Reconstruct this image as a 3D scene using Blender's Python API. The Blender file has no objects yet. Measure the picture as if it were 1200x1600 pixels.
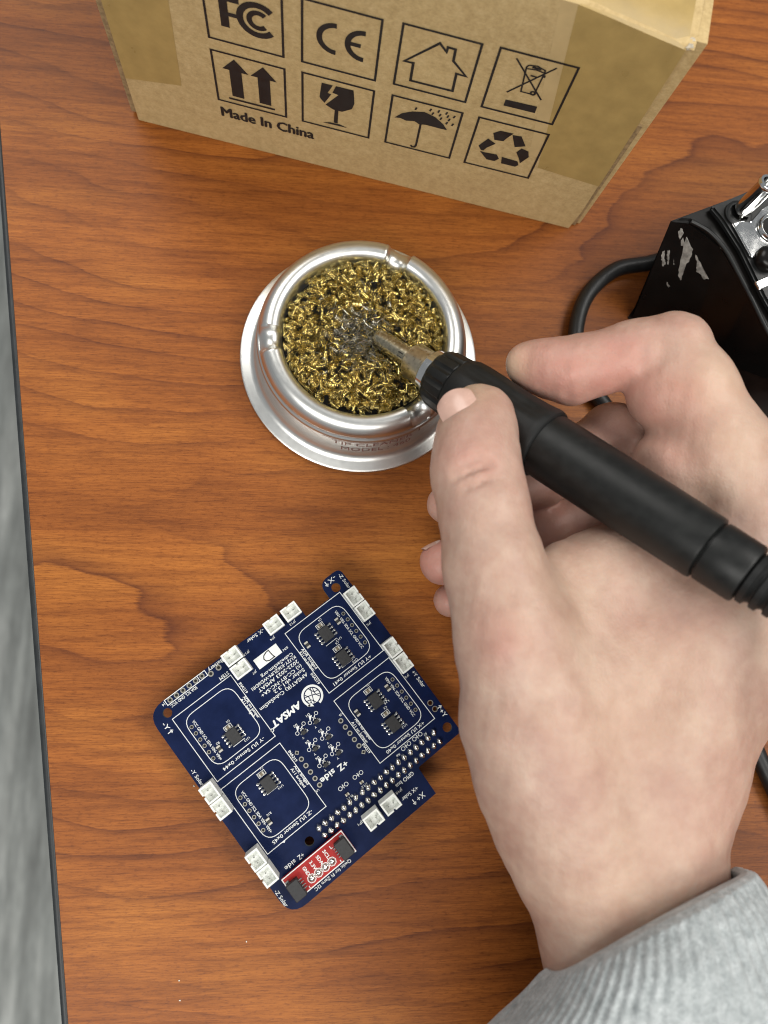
import bpy, bmesh, math, random
import numpy as np
from mathutils import Vector, Matrix
random.seed(7); rng = np.random.default_rng(7)
SC = bpy.context.scene
COL = SC.collection
MM = 0.001
R_ = math.radians

# ------------------------------------------------------------------ camera
CAM_H = 273.5                       # millimetres above the table top
FPX = 1190.0                        # focal length in photo pixels (1200 x 1600)
_D = Vector(((475 - 600) / FPX, -(1010 - 800) / FPX, -1.0)).normalized()
_Z = -_D
_X = Vector((1, 0, 0)); _X = (_X - _Z * _X.dot(_Z)).normalized()
_Y = _Z.cross(_X)
ROT = Matrix((_X, _Y, _Z))          # camera axes -> world axes
cam = bpy.data.cameras.new('camera')
cam_o = bpy.data.objects.new('camera', cam); COL.objects.link(cam_o)
cam_o.matrix_world = Matrix.Translation((0, 0, CAM_H * MM)) @ ROT.to_4x4()
cam.sensor_fit = 'VERTICAL'; cam.sensor_height = 36.0
cam.lens = 36.0 * FPX / 1600.0
cam.clip_start = 0.01; cam.clip_end = 20
cam.dof.use_dof = True; cam.dof.focus_distance = 0.259
cam.dof.aperture_fstop = (cam.lens * MM) / (3.0 * MM) * 1.0   # 3 mm entrance pupil, like a phone
SC.camera = cam_o


def at(u, v, z):
    """point (mm) at height z on the sight line through photo pixel u, v"""
    d = ROT @ Vector(((u - 600) / FPX, -(v - 800) / FPX, -1.0))
    t = (z - CAM_H) / d.z
    return Vector((d.x * t, d.y * t, z))


# ------------------------------------------------------------------ light
SC.view_settings.view_transform = 'Standard'
SC.view_settings.look = 'None'
SC.view_settings.exposure = 0.0
SC.view_settings.gamma = 1.0
w = bpy.data.worlds.new('World'); SC.world = w; w.use_nodes = True
w.node_tree.nodes['Background'].inputs[0].default_value = (0.93, 0.97, 1.0, 1)
w.node_tree.nodes['Background'].inputs[1].default_value = 0.27


def ceiling_panel(name, loc, size, power, col, target=(0.03, 0.05, 0)):
    l = bpy.data.lights.new(name, 'AREA'); l.shape = 'RECTANGLE'
    l.size, l.size_y = size; l.energy = power; l.color = col
    o = bpy.data.objects.new(name, l); COL.objects.link(o)
    o.location = loc
    o.rotation_euler = (Vector(target) - Vector(loc)).to_track_quat('-Z', 'Y').to_euler()
    return o


ceiling_panel('ceiling_light', (1.00, 0.25, 1.50), (1.2, 0.6), 20, (1.0, 0.965, 0.91))
ceiling_panel('ceiling_light', (-0.80, 1.35, 1.6), (1.2, 0.8), 16, (1.0, 0.97, 0.92))
ceiling_panel('ceiling_light', (-0.55, -1.05, 1.5), (1.2, 0.6), 20, (1.0, 0.975, 0.93))
ceiling_panel('ceiling_light', (0.75, -1.15, 1.5), (1.2, 0.6), 12, (1.0, 0.975, 0.93))
SC.cycles.max_bounces = 8
SC.cycles.filter_width = 1.1
SC.cycles.use_denoising = True


# ------------------------------------------------------------------ helpers
def link(o, parent=None):
    COL.objects.link(o)
    if parent is not None: o.parent = parent
    return o


def tag(o, label=None, cat=None, group=None, kind=None):
    if label: o['label'] = label
    if cat: o['category'] = cat
    if group: o['group'] = group
    if kind: o['kind'] = kind
    return o


def empty(name, loc=(0, 0, 0), rz=0.0, parent=None):
    o = bpy.data.objects.new(name, None); o.empty_display_size = 0.01
    o.location = [c * MM for c in loc]; o.rotation_euler = (0, 0, rz)
    return link(o, parent)


class MB:
    """collects shapes (mm) into one mesh"""
    def __init__(s): s.v = []; s.f = []; s.m = []; s.mi = 0
    def add(s, vs, fs, mi=None):
        b = len(s.v); s.v += [tuple(v) for v in vs]
        for f in fs: s.f.append(tuple(b + i for i in f)); s.m.append(s.mi if mi is None else mi)
        return s
    def box(s, x0, x1, y0, y1, z0, z1, ch=0.0):
        if ch <= 0:
            vs = [(x, y, z) for z in (z0, z1) for x, y in ((x0, y0), (x1, y0), (x1, y1), (x0, y1))]
            return s.add(vs, [(3, 2, 1, 0), (4, 5, 6, 7), (0, 1, 5, 4), (1, 2, 6, 5), (2, 3, 7, 6), (3, 0, 4, 7)])
        def oct_(e, z):
            return [(x0 + e, y0, z), (x1 - e, y0, z), (x1, y0 + e, z), (x1, y1 - e, z), (x1 - e, y1, z), (x0 + e, y1, z), (x0, y1 - e, z), (x0, y0 + e, z)]
        top = [(x + (ch if x <= (x0 + x1) / 2 else -ch) * 0.9, y + (ch if y <= (y0 + y1) / 2 else -ch) * 0.9, z1) for x, y, z in oct_(ch, z1)]
        vs = oct_(ch, z0) + oct_(ch, z1 - ch) + top
        fs = [tuple(range(7, -1, -1)), tuple(range(16, 24))]
        for r in (0, 8):
            for i in range(8): j = (i + 1) % 8; fs.append((r + i, r + j, r + 8 + j, r + 8 + i))
        return s.add(vs, fs)
    def prism(s, poly, z0, z1):
        n = len(poly)
        vs = [(x, y, z0) for x, y in poly] + [(x, y, z1) for x, y in poly]
        fs = [tuple(range(n - 1, -1, -1)), tuple(range(n, 2 * n))]
        for i in range(n): j = (i + 1) % n; fs.append((i, j, n + j, n + i))
        return s.add(vs, fs)
    def flat(s, poly, z=0.0):
        return s.add([(x, y, z) for x, y in poly], [tuple(range(len(poly)))])
    def stroke(s, pts, wd, z=0.0, closed=False):
        pts = [Vector((p[0], p[1])) for p in pts]; n = len(pts); L = []; Rr = []
        for i in range(n):
            a = pts[i - 1] if (i > 0 or closed) else None
            b = pts[(i + 1) % n] if (i < n - 1 or closed) else None
            d1 = (pts[i] - a).normalized() if a is not None else (b - pts[i]).normalized()
            d2 = (b - pts[i]).normalized() if b is not None else d1
            t = d1 + d2
            if t.length < 1e-6: t = d1
            t.normalize(); nrm = Vector((-t.y, t.x))
            k = min(2.0, 1.0 / max(0.3, abs(nrm.dot(Vector((-d1.y, d1.x))))))
            L.append(pts[i] + nrm * wd / 2 * k); Rr.append(pts[i] - nrm * wd / 2 * k)
        vs = [(p.x, p.y, z) for p in L] + [(p.x, p.y, z) for p in Rr]
        fs = [(n + i, n + (i + 1) % n, (i + 1) % n, i) for i in range(n if closed else n - 1)]
        return s.add(vs, fs)
    def ring(s, cx, cy, r0, r1, z=0.0, n=20):
        vs = []; 
        for i in range(n):
            a = 2 * math.pi * i / n
            vs += [(cx + r0 * math.cos(a), cy + r0 * math.sin(a), z), (cx + r1 * math.cos(a), cy + r1 * math.sin(a), z)]
        return s.add(vs, [(2 * i, 2 * i + 1, 2 * ((i + 1) % n) + 1, 2 * ((i + 1) % n)) for i in range(n)])
    def lathe(s, prof, n=48, M=None, fn=None):
        """prof: list of (r, z); revolved about z"""
        b = []
        for r, z in prof:
            for i in range(n):
                a = 2 * math.pi * i / n
                rr, zz = (r, z) if fn is None else fn(r, z, a)
                p = Vector((rr * math.cos(a), rr * math.sin(a), zz))
                b.append(M @ p if M is not None else p)
        fs = []
        for k in range(len(prof) - 1):
            for i in range(n):
                j = (i + 1) % n
                fs.append((k * n + i, k * n + j, (k + 1) * n + j, (k + 1) * n + i))
        return s.add(b, fs)
    def tube(s, pts, r, n=12, cap=True):
        pts = [Vector(p) for p in pts]; N = len(pts)
        rs = r if isinstance(r, (list, tuple)) else [r] * N
        vs = []; up = None
        for i in range(N):
            t = (pts[min(i + 1, N - 1)] - pts[max(i - 1, 0)]).normalized()
            if up is None: up = t.orthogonal().normalized()
            up = (up - t * up.dot(t)).normalized(); q = t.cross(up)
            for k in range(n):
                a = 2 * math.pi * k / n
                vs.append(pts[i] + (up * math.cos(a) + q * math.sin(a)) * rs[i])
        fs = [(i * n + k, i * n + (k + 1) % n, (i + 1) * n + (k + 1) % n, (i + 1) * n + k) for i in range(N - 1) for k in range(n)]
        if cap: fs += [tuple(range(n - 1, -1, -1)), tuple((N - 1) * n + k for k in range(n))]
        return s.add(vs, fs)
    def mesh(s, name, mats, smooth=None):
        me = bpy.data.meshes.new(name)
        me.from_pydata([(v[0] * MM, v[1] * MM, v[2] * MM) for v in s.v], [], s.f)
        for m in (mats if isinstance(mats, (list, tuple)) else [mats]): me.materials.append(m)
        me.polygons.foreach_set('material_index', s.m)
        me.update()
        if smooth is not None:
            me.polygons.foreach_set('use_smooth', [True] * len(me.polygons))
            if smooth < 180: me.set_sharp_from_angle(angle=R_(smooth))
        return me
    def obj(s, name, mats, parent=None, smooth=None, loc=None, rz=0.0):
        o = bpy.data.objects.new(name, s.mesh(name, mats, smooth))
        if loc is not None: o.location = [c * MM for c in loc]
        o.rotation_euler = (0, 0, rz)
        return link(o, parent)


def inst(name, me, parent, loc, rz=0.0):
    o = bpy.data.objects.new(name, me); o.location = [c * MM for c in loc]; o.rotation_euler = (0, 0, rz)
    return link(o, parent)


def catmull(pts, n=10):
    pts = [Vector(p) for p in pts]; out = []
    for i in range(len(pts) - 1):
        p0 = pts[max(i - 1, 0)]; p1 = pts[i]; p2 = pts[i + 1]; p3 = pts[min(i + 2, len(pts) - 1)]
        for k in range(n):
            t = k / n
            out.append(0.5 * ((2 * p1) + (p2 - p0) * t + (2 * p0 - 5 * p1 + 4 * p2 - p3) * t * t + (3 * p1 - p0 - 3 * p2 + p3) * t ** 3))
    out.append(pts[-1]); return out


def text_geo(txt, size, bold=0.0, shear=0.0, spacing=1.0):
    """flat triangles of a line of text, size = cap height (mm); origin at the middle of the line"""
    c = bpy.data.curves.new('text', 'FONT'); c.body = txt; c.size = size / 0.73
    c.align_x = 'CENTER'; c.align_y = 'CENTER'; c.resolution_u = 2; c.shear = shear; c.offset = bold
    c.space_character = spacing
    o = bpy.data.objects.new('text', c); COL.objects.link(o)
    dg = bpy.context.evaluated_depsgraph_get(); dg.update()
    me = bpy.data.meshes.new_from_object(o.evaluated_get(dg))
    vs = [tuple(v.co) for v in me.vertices]; fs = [tuple(p.vertices) for p in me.polygons]
    bpy.data.objects.remove(o); bpy.data.curves.remove(c); bpy.data.meshes.remove(me)
    return vs, fs


def add_text(mb, txt, size, cx, cy, ang, z=0.0, width=None, bold=0.0, **kw):
    if bold > 0:        # heavier strokes: the same glyphs laid again a hair to each side
        for k, (dx, dy) in enumerate(((bold, 0), (-bold, 0), (0, bold * 0.7), (0, -bold * 0.7))):
            c, s = math.cos(ang), math.sin(ang)
            add_text(mb, txt, size, cx + dx * c - dy * s, cy + dx * s + dy * c, ang, z + 0.006 * (k + 1), width, 0.0, **kw)
    vs, fs = text_geo(txt, size, **kw)
    if not vs: return
    xs = [v[0] for v in vs]; k = 1.0
    if width: k = width / (max(xs) - min(xs))
    ys = [v[1] for v in vs]; my = (max(ys) + min(ys)) / 2; mx = (max(xs) + min(xs)) / 2
    c, s = math.cos(ang), math.sin(ang)
    mb.add([(cx + (v[0] - mx) * k * c - (v[1] - my) * s, cy + (v[0] - mx) * k * s + (v[1] - my) * c, z) for v in vs], fs)


# ------------------------------------------------------------------ materials
class NT:
    def __init__(s, name):
        s.m = bpy.data.materials.new(name); s.m.use_nodes = True; s.t = s.m.node_tree
        s.b = s.t.nodes['Principled BSDF']; s.out = s.t.nodes['Material Output']
    def n(s, typ, **kw):
        nd = s.t.nodes.new(typ)
        for k, v in kw.items():
            if k.startswith('i_'):
                key = k[2:]; key = int(key) if key.isdigit() else key
                nd.inputs[key].default_value = v
            else: setattr(nd, k, v)
        return nd
    def l(s, a, b): s.t.links.new(a, b)
    def coord(s, scale=(1, 1, 1), rot=(0, 0, 0), kind='Object'):
        tc = s.n('ShaderNodeTexCoord'); mp = s.n('ShaderNodeMapping')
        mp.inputs['Scale'].default_value = scale; mp.inputs['Rotation'].default_value = rot
        s.l(tc.outputs[kind], mp.inputs[0]); return mp.outputs[0]
    def noise(s, vec, scale, detail=4, rough=0.55, dist=0.0):
        nd = s.n('ShaderNodeTexNoise'); nd.inputs['Scale'].default_value = scale
        nd.inputs['Detail'].default_value = detail; nd.inputs['Roughness'].default_value = rough
        nd.inputs['Distortion'].default_value = dist
        s.l(vec, nd.inputs['Vector']); return nd.outputs['Fac']
    def ramp(s, fac, stops, interp='LINEAR'):
        r = s.n('ShaderNodeValToRGB'); r.color_ramp.interpolation = interp
        e = r.color_ramp.elements
        while len(e) > 1: e.remove(e[-1])
        e[0].position = stops[0][0]; e[0].color = tuple(stops[0][1]) + (1,)
        for p, c in stops[1:]:
            x = e.new(p); x.color = tuple(c) + (1,)
        s.l(fac, r.inputs[0]); return r.outputs[0]
    def math(s, op, a, b=None):
        m = s.n('ShaderNodeMath', operation=op)
        for i, x in enumerate((a, b)):
            if x is None: continue
            if isinstance(x, (int, float)): m.inputs[i].default_value = x
            else: s.l(x, m.inputs[i])
        return m.outputs[0]
    def mix(s, fac, a, b, typ='MIX'):
        m = s.n('ShaderNodeMix', data_type='RGBA', blend_type=typ)
        for sock, x in ((m.inputs['Factor'], fac), (m.inputs['A'], a), (m.inputs['B'], b)):
            if isinstance(x, (int, float)): sock.default_value = x
            elif isinstance(x, tuple): sock.default_value = x + (1,) if len(x) == 3 else x
            else: s.l(x, sock)
        return m.outputs['Result']
    def bump(s, h, strength=0.2, dist=0.0005):
        b = s.n('ShaderNodeBump'); b.inputs['Strength'].default_value = strength; b.inputs['Distance'].default_value = dist
        s.l(h, b.inputs['Height']); s.l(b.outputs[0], s.b.inputs['Normal'])
    def set(s, **kw):
        for k, v in kw.items():
            k = k.replace('_', ' '); sock = s.b.inputs[k]
            if isinstance(v, tuple): sock.default_value = v + (1,) if (len(v) == 3 and sock.type == 'RGBA') else v
            elif isinstance(v, (int, float)): sock.default_value = v
            else: s.l(v, sock)
        return s


def plain(name, col, rough=0.5, metal=0.0, nscale=0, namt=0.12, bump=0.0, bscale=3000, **kw):
    t = NT(name); t.set(Base_Color=col, Roughness=rough, Metallic=metal, **kw)
    if nscale:
        f = t.noise(t.coord(), nscale, 4)
        lo = tuple(c * (1 - namt) for c in col); hi = tuple(min(1, c * (1 + namt)) for c in col)
        t.set(Base_Color=t.ramp(f, [(0.3, lo), (0.7, hi)]))
        t.set(Roughness=t.math('ADD', t.math('MULTIPLY', f, 0.2), rough - 0.1))
    if bump:
        t.bump(t.noise(t.coord(), bscale, 3), bump, 0.0002)
    return t.m


def wood_mat():
    t = NT('cherry_laminate')
    v = t.coord((1, 1, 1))
    sep = t.n('ShaderNodeSeparateXYZ'); t.l(v, sep.inputs[0])
    # height field whose contour lines are the growth rings: long along x, wandering across y
    c1 = t.coord((3.6, 8.5, 1)); c2 = t.coord((11, 30, 1)); c3 = t.coord((60, 260, 1)); c4 = t.coord((130, 2300, 1)); c5 = t.coord((420, 1500, 1))
    n1 = t.noise(c1, 1.0, 0.6, 0.4); n2 = t.noise(c2, 1.0, 2, 0.5); n3 = t.noise(c3, 1.0, 2, 0.5); n4 = t.noise(c4, 1.0, 3, 0.7); n5 = t.noise(c5, 1.0, 3, 0.7)
    h = t.math('ADD', t.math('MULTIPLY', sep.outputs['Y'], 62.0), t.math('MULTIPLY', n1, 15.0))
    h = t.math('ADD', h, t.math('MULTIPLY', n2, 1.7))
    h = t.math('ADD', h, t.math('MULTIPLY', n3, 0.12))
    h = t.math('ADD', h, t.math('MULTIPLY', n4, 0.10))
    fr = t.math('FRACT', h)
    ring = t.ramp(fr, [(0.0, (0.05,) * 3), (0.30, (0.0,) * 3), (0.74, (0.16,) * 3), (0.91, (0.62,) * 3), (0.965, (1,) * 3), (1.0, (0.08,) * 3)])
    vis = t.ramp(t.noise(t.coord((6, 19, 1)), 1.0, 2), [(0.36, (0.05,) * 3), (0.60, (0.85,) * 3), (0.75, (1,) * 3)])
    ring = t.math('MULTIPLY', ring, vis)
    base = t.ramp(n2, [(0.25, (0.225, 0.064, 0.0095)), (0.5, (0.300, 0.091, 0.0140)), (0.75, (0.395, 0.136, 0.0220))])
    base = t.mix(t.math('MULTIPLY', ring, 0.85), base, (0.088, 0.019, 0.0050))
    streak = t.ramp(n4, [(0.32, (0.62, 0.56, 0.51)), (0.50, (1.0, 1.0, 1.0)), (0.72, (1.24, 1.28, 1.34))])
    base = t.mix(0.85, base, streak, 'MULTIPLY')
    fleck = t.ramp(n5, [(0.36, (0.66, 0.60, 0.55)), (0.47, (1, 1, 1))])
    base = t.mix(0.7, base, fleck, 'MULTIPLY')
    n6 = t.noise(t.coord((26, 430, 1)), 1.0, 4, 0.6)
    base = t.mix(0.8, base, t.ramp(n6, [(0.34, (0.68, 0.62, 0.58)), (0.52, (1, 1, 1)), (0.7, (1.14, 1.17, 1.2))]), 'MULTIPLY')
    band = t.ramp(t.noise(t.coord((1.6, 42, 1)), 1.0, 3), [(0.3, (0.76, 0.71, 0.68)), (0.7, (1.12, 1.15, 1.16))])
    base = t.mix(0.8, base, band, 'MULTIPLY')
    t.set(Specular_IOR_Level=0.31)
    t.set(Base_Color=base, Roughness=t.math('ADD', t.math('MULTIPLY', n5, 0.16), 0.40))
    t.bump(t.noise(t.coord(), 1900, 2), 0.22, 0.00012)
    return t.m


def card_mat():
    t = NT('kraft_cardboard')
    v = t.coord()
    a = t.noise(v, 55, 3); b = t.noise(t.coord((1, 1, 1.8)), 900, 5, 0.75); c = t.noise(v, 330, 4, 0.7)
    col = t.ramp(c, [(0.3, (0.430, 0.306, 0.136)), (0.5, (0.500, 0.362, 0.167)), (0.7, (0.560, 0.418, 0.207))])
    col = t.mix(0.6, col, t.ramp(b, [(0.34, (0.80, 0.78, 0.74)), (0.5, (1, 1, 1)), (0.68, (1.16, 1.17, 1.2))]), 'MULTIPLY')
    col = t.mix(0.5, col, t.ramp(a, [(0.35, (0.92, 0.9, 0.88)), (0.65, (1.05, 1.05, 1.05))]), 'MULTIPLY')
    t.set(Base_Color=col, Roughness=0.78)
    t.bump(t.math('ADD', t.math('MULTIPLY', c, 1.2), b), 0.22, 0.00025)
    return t.m


def skin_mat():
    t = NT('skin')
    v = t.coord()
    at_ = t.n('ShaderNodeAttribute', attribute_name='blush')
    pale = t.n('ShaderNodeAttribute', attribute_name='pale')
    n1 = t.noise(v, 75, 4, 0.6); n2 = t.noise(v, 320, 4, 0.6); n3 = t.noise(v, 1500, 3, 0.6)
    base = t.ramp(n1, [(0.28, (0.385, 0.232, 0.182)), (0.5, (0.452, 0.300, 0.234)), (0.72, (0.510, 0.366, 0.288))])
    base = t.mix(0.55, base, t.ramp(n2, [(0.32, (0.93, 0.87, 0.86)), (0.6, (1.03, 1.03, 1.03))]), 'MULTIPLY')
    base = t.mix(t.math('MULTIPLY', at_.outputs['Fac'], t.math('ADD', t.math('MULTIPLY', t.noise(v, 160, 3), 1.3), 0.35)), base, (0.52, 0.205, 0.165))
    base = t.mix(pale.outputs['Fac'], base, (0.60, 0.455, 0.305))
    t.set(Base_Color=base, Roughness=0.46, Subsurface_Weight=0.22, Subsurface_Scale=0.004, Subsurface_Radius=(1.0, 0.35, 0.2), Specular_IOR_Level=0.38)
    vo = t.n('ShaderNodeTexVoronoi', feature='DISTANCE_TO_EDGE'); vo.inputs['Scale'].default_value = 900
    t.l(t.coord((1, 0.55, 1), (0, 0, 0.7)), vo.inputs['Vector'])
    hh = t.math('ADD', t.math('MULTIPLY', vo.outputs['Distance'], 0.5), t.math('ADD', t.math('MULTIPLY', n2, 1.4), t.math('MULTIPLY', n3, 0.35)))
    t.bump(hh, 0.30, 0.0005)
    return t.m


def knit_mat():
    t = NT('heather_grey_knit')
    v = t.coord()
    a = t.noise(v, 330, 5, 0.7); b = t.noise(t.coord((1, 1, 1), (0, 0, 0.5)), 1300, 3, 0.7); c = t.noise(v, 60, 2)
    col = t.ramp(a, [(0.30, (0.26, 0.285, 0.29)), (0.48, (0.37, 0.40, 0.405)), (0.68, (0.49, 0.52, 0.525))])
    col = t.mix(0.6, col, t.ramp(b, [(0.35, (0.78, 0.78, 0.78)), (0.65, (1.15, 1.15, 1.15))]), 'MULTIPLY')
    t.set(Base_Color=col, Roughness=0.95, Specular_IOR_Level=0.15, Sheen_Weight=0.25)
    t.bump(t.math('ADD', b, a), 0.55, 0.0007)
    return t.m


def floor_mat():
    t = NT('grey_plank_flooring'); rt = (0, 0, 0)
    a = t.noise(t.coord((48, 5.5, 1), rt), 1.0, 4, 0.62); b = t.noise(t.coord((110, 10, 1), rt), 1.0, 3); c = t.noise(t.coord((190, 60, 1), rt), 1.0, 3)
    col = t.ramp(a, [(0.3, (0.145, 0.153, 0.144)), (0.5, (0.275, 0.290, 0.275)), (0.7, (0.47, 0.485, 0.46))])
    col = t.mix(0.6, col, t.ramp(b, [(0.35, (0.66, 0.66, 0.66)), (0.65, (1.2, 1.2, 1.2))]), 'MULTIPLY')
    col = t.mix(0.4, col, t.ramp(c, [(0.35, (0.8, 0.8, 0.8)), (0.65, (1.1, 1.1, 1.1))]), 'MULTIPLY')
    t.set(Base_Color=col, Roughness=0.55)
    return t.m


def steel_mat():
    t = NT('spun_steel')
    f = t.noise(t.coord((1, 1, 40)), 60, 4, 0.6); g = t.noise(t.coord(), 500, 3)
    t.set(Base_Color=t.ramp(f, [(0.3, (0.74, 0.74, 0.71)), (0.7, (0.85, 0.85, 0.82))]), Metallic=1.0,
          Roughness=t.math('ADD', t.math('MULTIPLY', g, 0.10), 0.28))
    t.bump(t.noise(t.coord((1, 1, 30)), 300, 2), 0.05, 0.0001)
    return t.m


M = {}
M['wood'] = wood_mat(); M['card'] = card_mat(); M['skin'] = skin_mat(); M['knit'] = knit_mat(); M['floor'] = floor_mat(); M['steel'] = steel_mat()
M['edge'] = plain('black_edge_band', (0.018, 0.021, 0.023), 0.45, nscale=120, namt=0.3)
M['underboard'] = plain('raw_particle_board', (0.25, 0.16, 0.08), 0.8, nscale=400)
M['ink'] = plain('black_print', (0.013, 0.012, 0.012), 0.55, nscale=500, namt=0.35)
M['card_edge'] = plain('cardboard_cut_edge', (0.30, 0.205, 0.10), 0.9, nscale=700, namt=0.3)
M['card_torn'] = plain('torn_paper', (0.50, 0.44, 0.34), 0.9, nscale=900, namt=0.3)
M['tape'] = plain('brown_packing_tape', (0.385, 0.268, 0.098), 0.31, nscale=120, namt=0.12, bump=0.6, bscale=110, Specular_IOR_Level=0.25)
M['tape_clear'] = plain('clear_packing_tape', (0.500, 0.368, 0.180), 0.31, nscale=120, namt=0.08, bump=0.6, bscale=110, Specular_IOR_Level=0.25)
M['plastic'] = plain('matt_black_plastic', (0.0065, 0.0072, 0.0068), 0.45, nscale=300, namt=0.3, bump=0.10, bscale=2500, Specular_IOR_Level=0.36)
M['rubber'] = plain('black_rubber_grip', (0.0065, 0.0070, 0.0070), 0.52, nscale=300, namt=0.3, bump=0.15, bscale=2500, Specular_IOR_Level=0.36)
M['barrel'] = plain('tinted_steel_barrel', (0.46, 0.41, 0.30), 0.26, 1.0, nscale=900, namt=0.25, bump=0.06, bscale=900)
M['collar'] = plain('bronze_collar', (0.55, 0.48, 0.36), 0.30, 1.0, nscale=700, namt=0.15)
M['chrome'] = plain('polished_chrome', (0.78, 0.78, 0.77), 0.09, 1.0, nscale=200, namt=0.05)
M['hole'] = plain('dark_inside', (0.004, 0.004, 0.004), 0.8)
M['brass'] = plain('brass_shavings', (0.60, 0.485, 0.18), 0.14, 1.0, nscale=260, namt=0.25)
M['burnt'] = plain('tinned_burnt_shavings', (0.42, 0.40, 0.34), 0.22, 1.0, nscale=260, namt=0.35)
M['gloss'] = plain('gloss_black_enamel', (0.0048, 0.0042, 0.0038), 0.30, nscale=90, namt=0.3, Specular_IOR_Level=0.3)
M['red_brown'] = plain('dark_red_brown', (0.010, 0.0045, 0.003), 0.5, nscale=200, namt=0.3, Specular_IOR_Level=0.2)
M['tray'] = plain('satin_black_enamel', (0.0075, 0.008, 0.008), 0.38, nscale=250, namt=0.3)
M['bare'] = plain('bare_scraped_metal', (0.34, 0.33, 0.30), 0.55, 0.5, nscale=420, namt=0.45, bump=0.4, bscale=700)
M['cable'] = plain('black_cable_jacket', (0.012, 0.0125, 0.013), 0.45, nscale=600, namt=0.2)
M['pcb'] = plain('navy_solder_mask', (0.0013, 0.0072, 0.041), 0.36, nscale=160, namt=0.22, bump=0.03, bscale=700, Specular_IOR_Level=0.2)
M['pcb_edge'] = plain('fibreglass_edge', (0.09, 0.10, 0.09), 0.7)
M['silk'] = plain('white_silkscreen', (0.72, 0.74, 0.72), 0.6)
M['tin'] = plain('solder_tin', (0.84, 0.83, 0.79), 0.16, 1.0, nscale=1500, namt=0.2)
M['pad'] = plain('tinned_pad', (0.55, 0.53, 0.46), 0.35, 1.0)
M['pad_end'] = plain('dull_solder_end', (0.55, 0.53, 0.47), 0.4, 0.4)
M['jst'] = plain('white_nylon', (0.80, 0.82, 0.78), 0.45, nscale=300, namt=0.05)
M['chip'] = plain('black_epoxy', (0.017, 0.017, 0.018), 0.55, nscale=1500, namt=0.3)
M['redpcb'] = plain('red_solder_mask', (0.33, 0.016, 0.014), 0.3, nscale=300, namt=0.15)
M['ceramic'] = plain('tan_ceramic', (0.16, 0.13, 0.085), 0.5, nscale=800)
M['nail'] = plain('fingernail', (0.57, 0.365, 0.295), 0.24, nscale=300, namt=0.06)
M['lunula_glint'] = plain('fingernail_lunula_glint', (0.66, 0.50, 0.43), 0.24)
M['redink'] = plain('faded_red_print', (0.21, 0.085, 0.07), 0.5)
M['whitedot'] = plain('pale_crumb', (0.7, 0.68, 0.6), 0.7)

# ------------------------------------------------------------------ setting: floor, table
fl = MB(); fl.add([(-1500, -1300, -740), (1300, -1300, -740), (1300, 1500, -740), (-1500, 1500, -740)], [(0, 1, 2, 3)])
tag(fl.obj('floor', M['floor']), kind='structure')

table = empty('table', (-95, 40, 0))
tag(table, 'cherry wood laminate table with a black rubber edge, under everything else', 'table')
EA, EB = Vector((-118.75, 196.8)), Vector((-71.8, -117.3))
ed = (EA - EB).normalized(); en = Vector((-ed.y, ed.x))        # outward (left)
if en.x > 0: en = -en
A_, B_ = EA + ed * 350, EB - ed * 350
def tl(p): return (p.x + 95, p.y - 40)
top = MB(); poly = [tl(B_), (995, B_.y - 40 - 20), (995, A_.y - 40), tl(A_)]
top.prism(poly, -28, -0.0)
top.obj('tabletop', M['wood'], table)
eb = MB()
prof = [(0.0, -28.0), (0.0, -0.35), (0.3, -0.12), (0.8, -0.05), (1.6, -0.25), (2.2, -0.8), (2.6, -2.0), (2.7, -6), (2.7, -24), (2.2, -27.0), (1.0, -28.4)]
vs = []
for p in (A_, B_):
    for o_, z in prof: q = p + en * (o_ + 0.05); vs.append((q.x + 95, q.y - 40, z))
n_ = len(prof)
eb.add(vs, [(i, (i + 1) % n_, n_ + (i + 1) % n_, n_ + i) for i in range(n_)] + [tuple(range(n_ - 1, -1, -1)), tuple(range(n_, 2 * n_))])
eb.obj('edge_band', M['edge'], table, smooth=50)
for i, sx in enumerate((0, 1)):
    for sy in (0, 1):
        lg = MB(); x0 = 70 + sx * 850; y0 = -340 + sy * 680
        lg.box(x0, x0 + 45, y0, y0 + 45, -740, -28.2, 4); lg.obj('leg', M['edge'], table)

# ------------------------------------------------------------------ cardboard box
BOXL = Vector((-67.5, 201.4, 0)); BOXA = R_(-11.723)
box = empty('cardboard_box', BOXL, BOXA)
tag(box, 'brown cardboard carton printed with black packaging symbols, brown tape over its right corner', 'box')
# local frame: x along the printed face, y into the box, z up
def front_y(x, z):      # the board bows very slightly
    return -0.7 * math.sin(math.pi * min(max(x / 175, 0), 1)) * math.sin(math.pi * min(max(z / 98, 0), 1)) + 0.004 * max(0, z - 88) ** 2
def top_z(x):
    return float(np.interp(x, [0, 130, 142.3, 151.3, 164, 175], [99.2, 99.2, 98.9, 97.7, 95.7, 94.1]))
fp = MB(); NX, NZ = 44, 26; vs = []
for j in range(NZ + 1):
    for i in range(NX + 1):
        x = 175.2 * i / NX; z = top_z(x) * j / NZ
        if x > 165 and z < 12: x -= 0.10 * (x - 165) * (12 - z) / 12; 
        vs.append((x, front_y(x, z), z + (0.25 if j == 0 else 0)))
fs = [(j * (NX + 1) + i, j * (NX + 1) + i + 1, (j + 1) * (NX + 1) + i + 1, (j + 1) * (NX + 1) + i) for j in range(NZ) for i in range(NX)]
nb = len(vs); vs += [(x, y + 2.6, z) for x, y, z in vs]
fs += [(nb + d, nb + c, nb + b, nb + a) for a, b, c, d in fs]
brd = [i for i in range(NX)] + [j * (NX + 1) + NX for j in range(NZ)] + [NZ * (NX + 1) + NX - i for i in range(NX)] + [(NZ - j) * (NX + 1) for j in range(NZ)]
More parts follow.
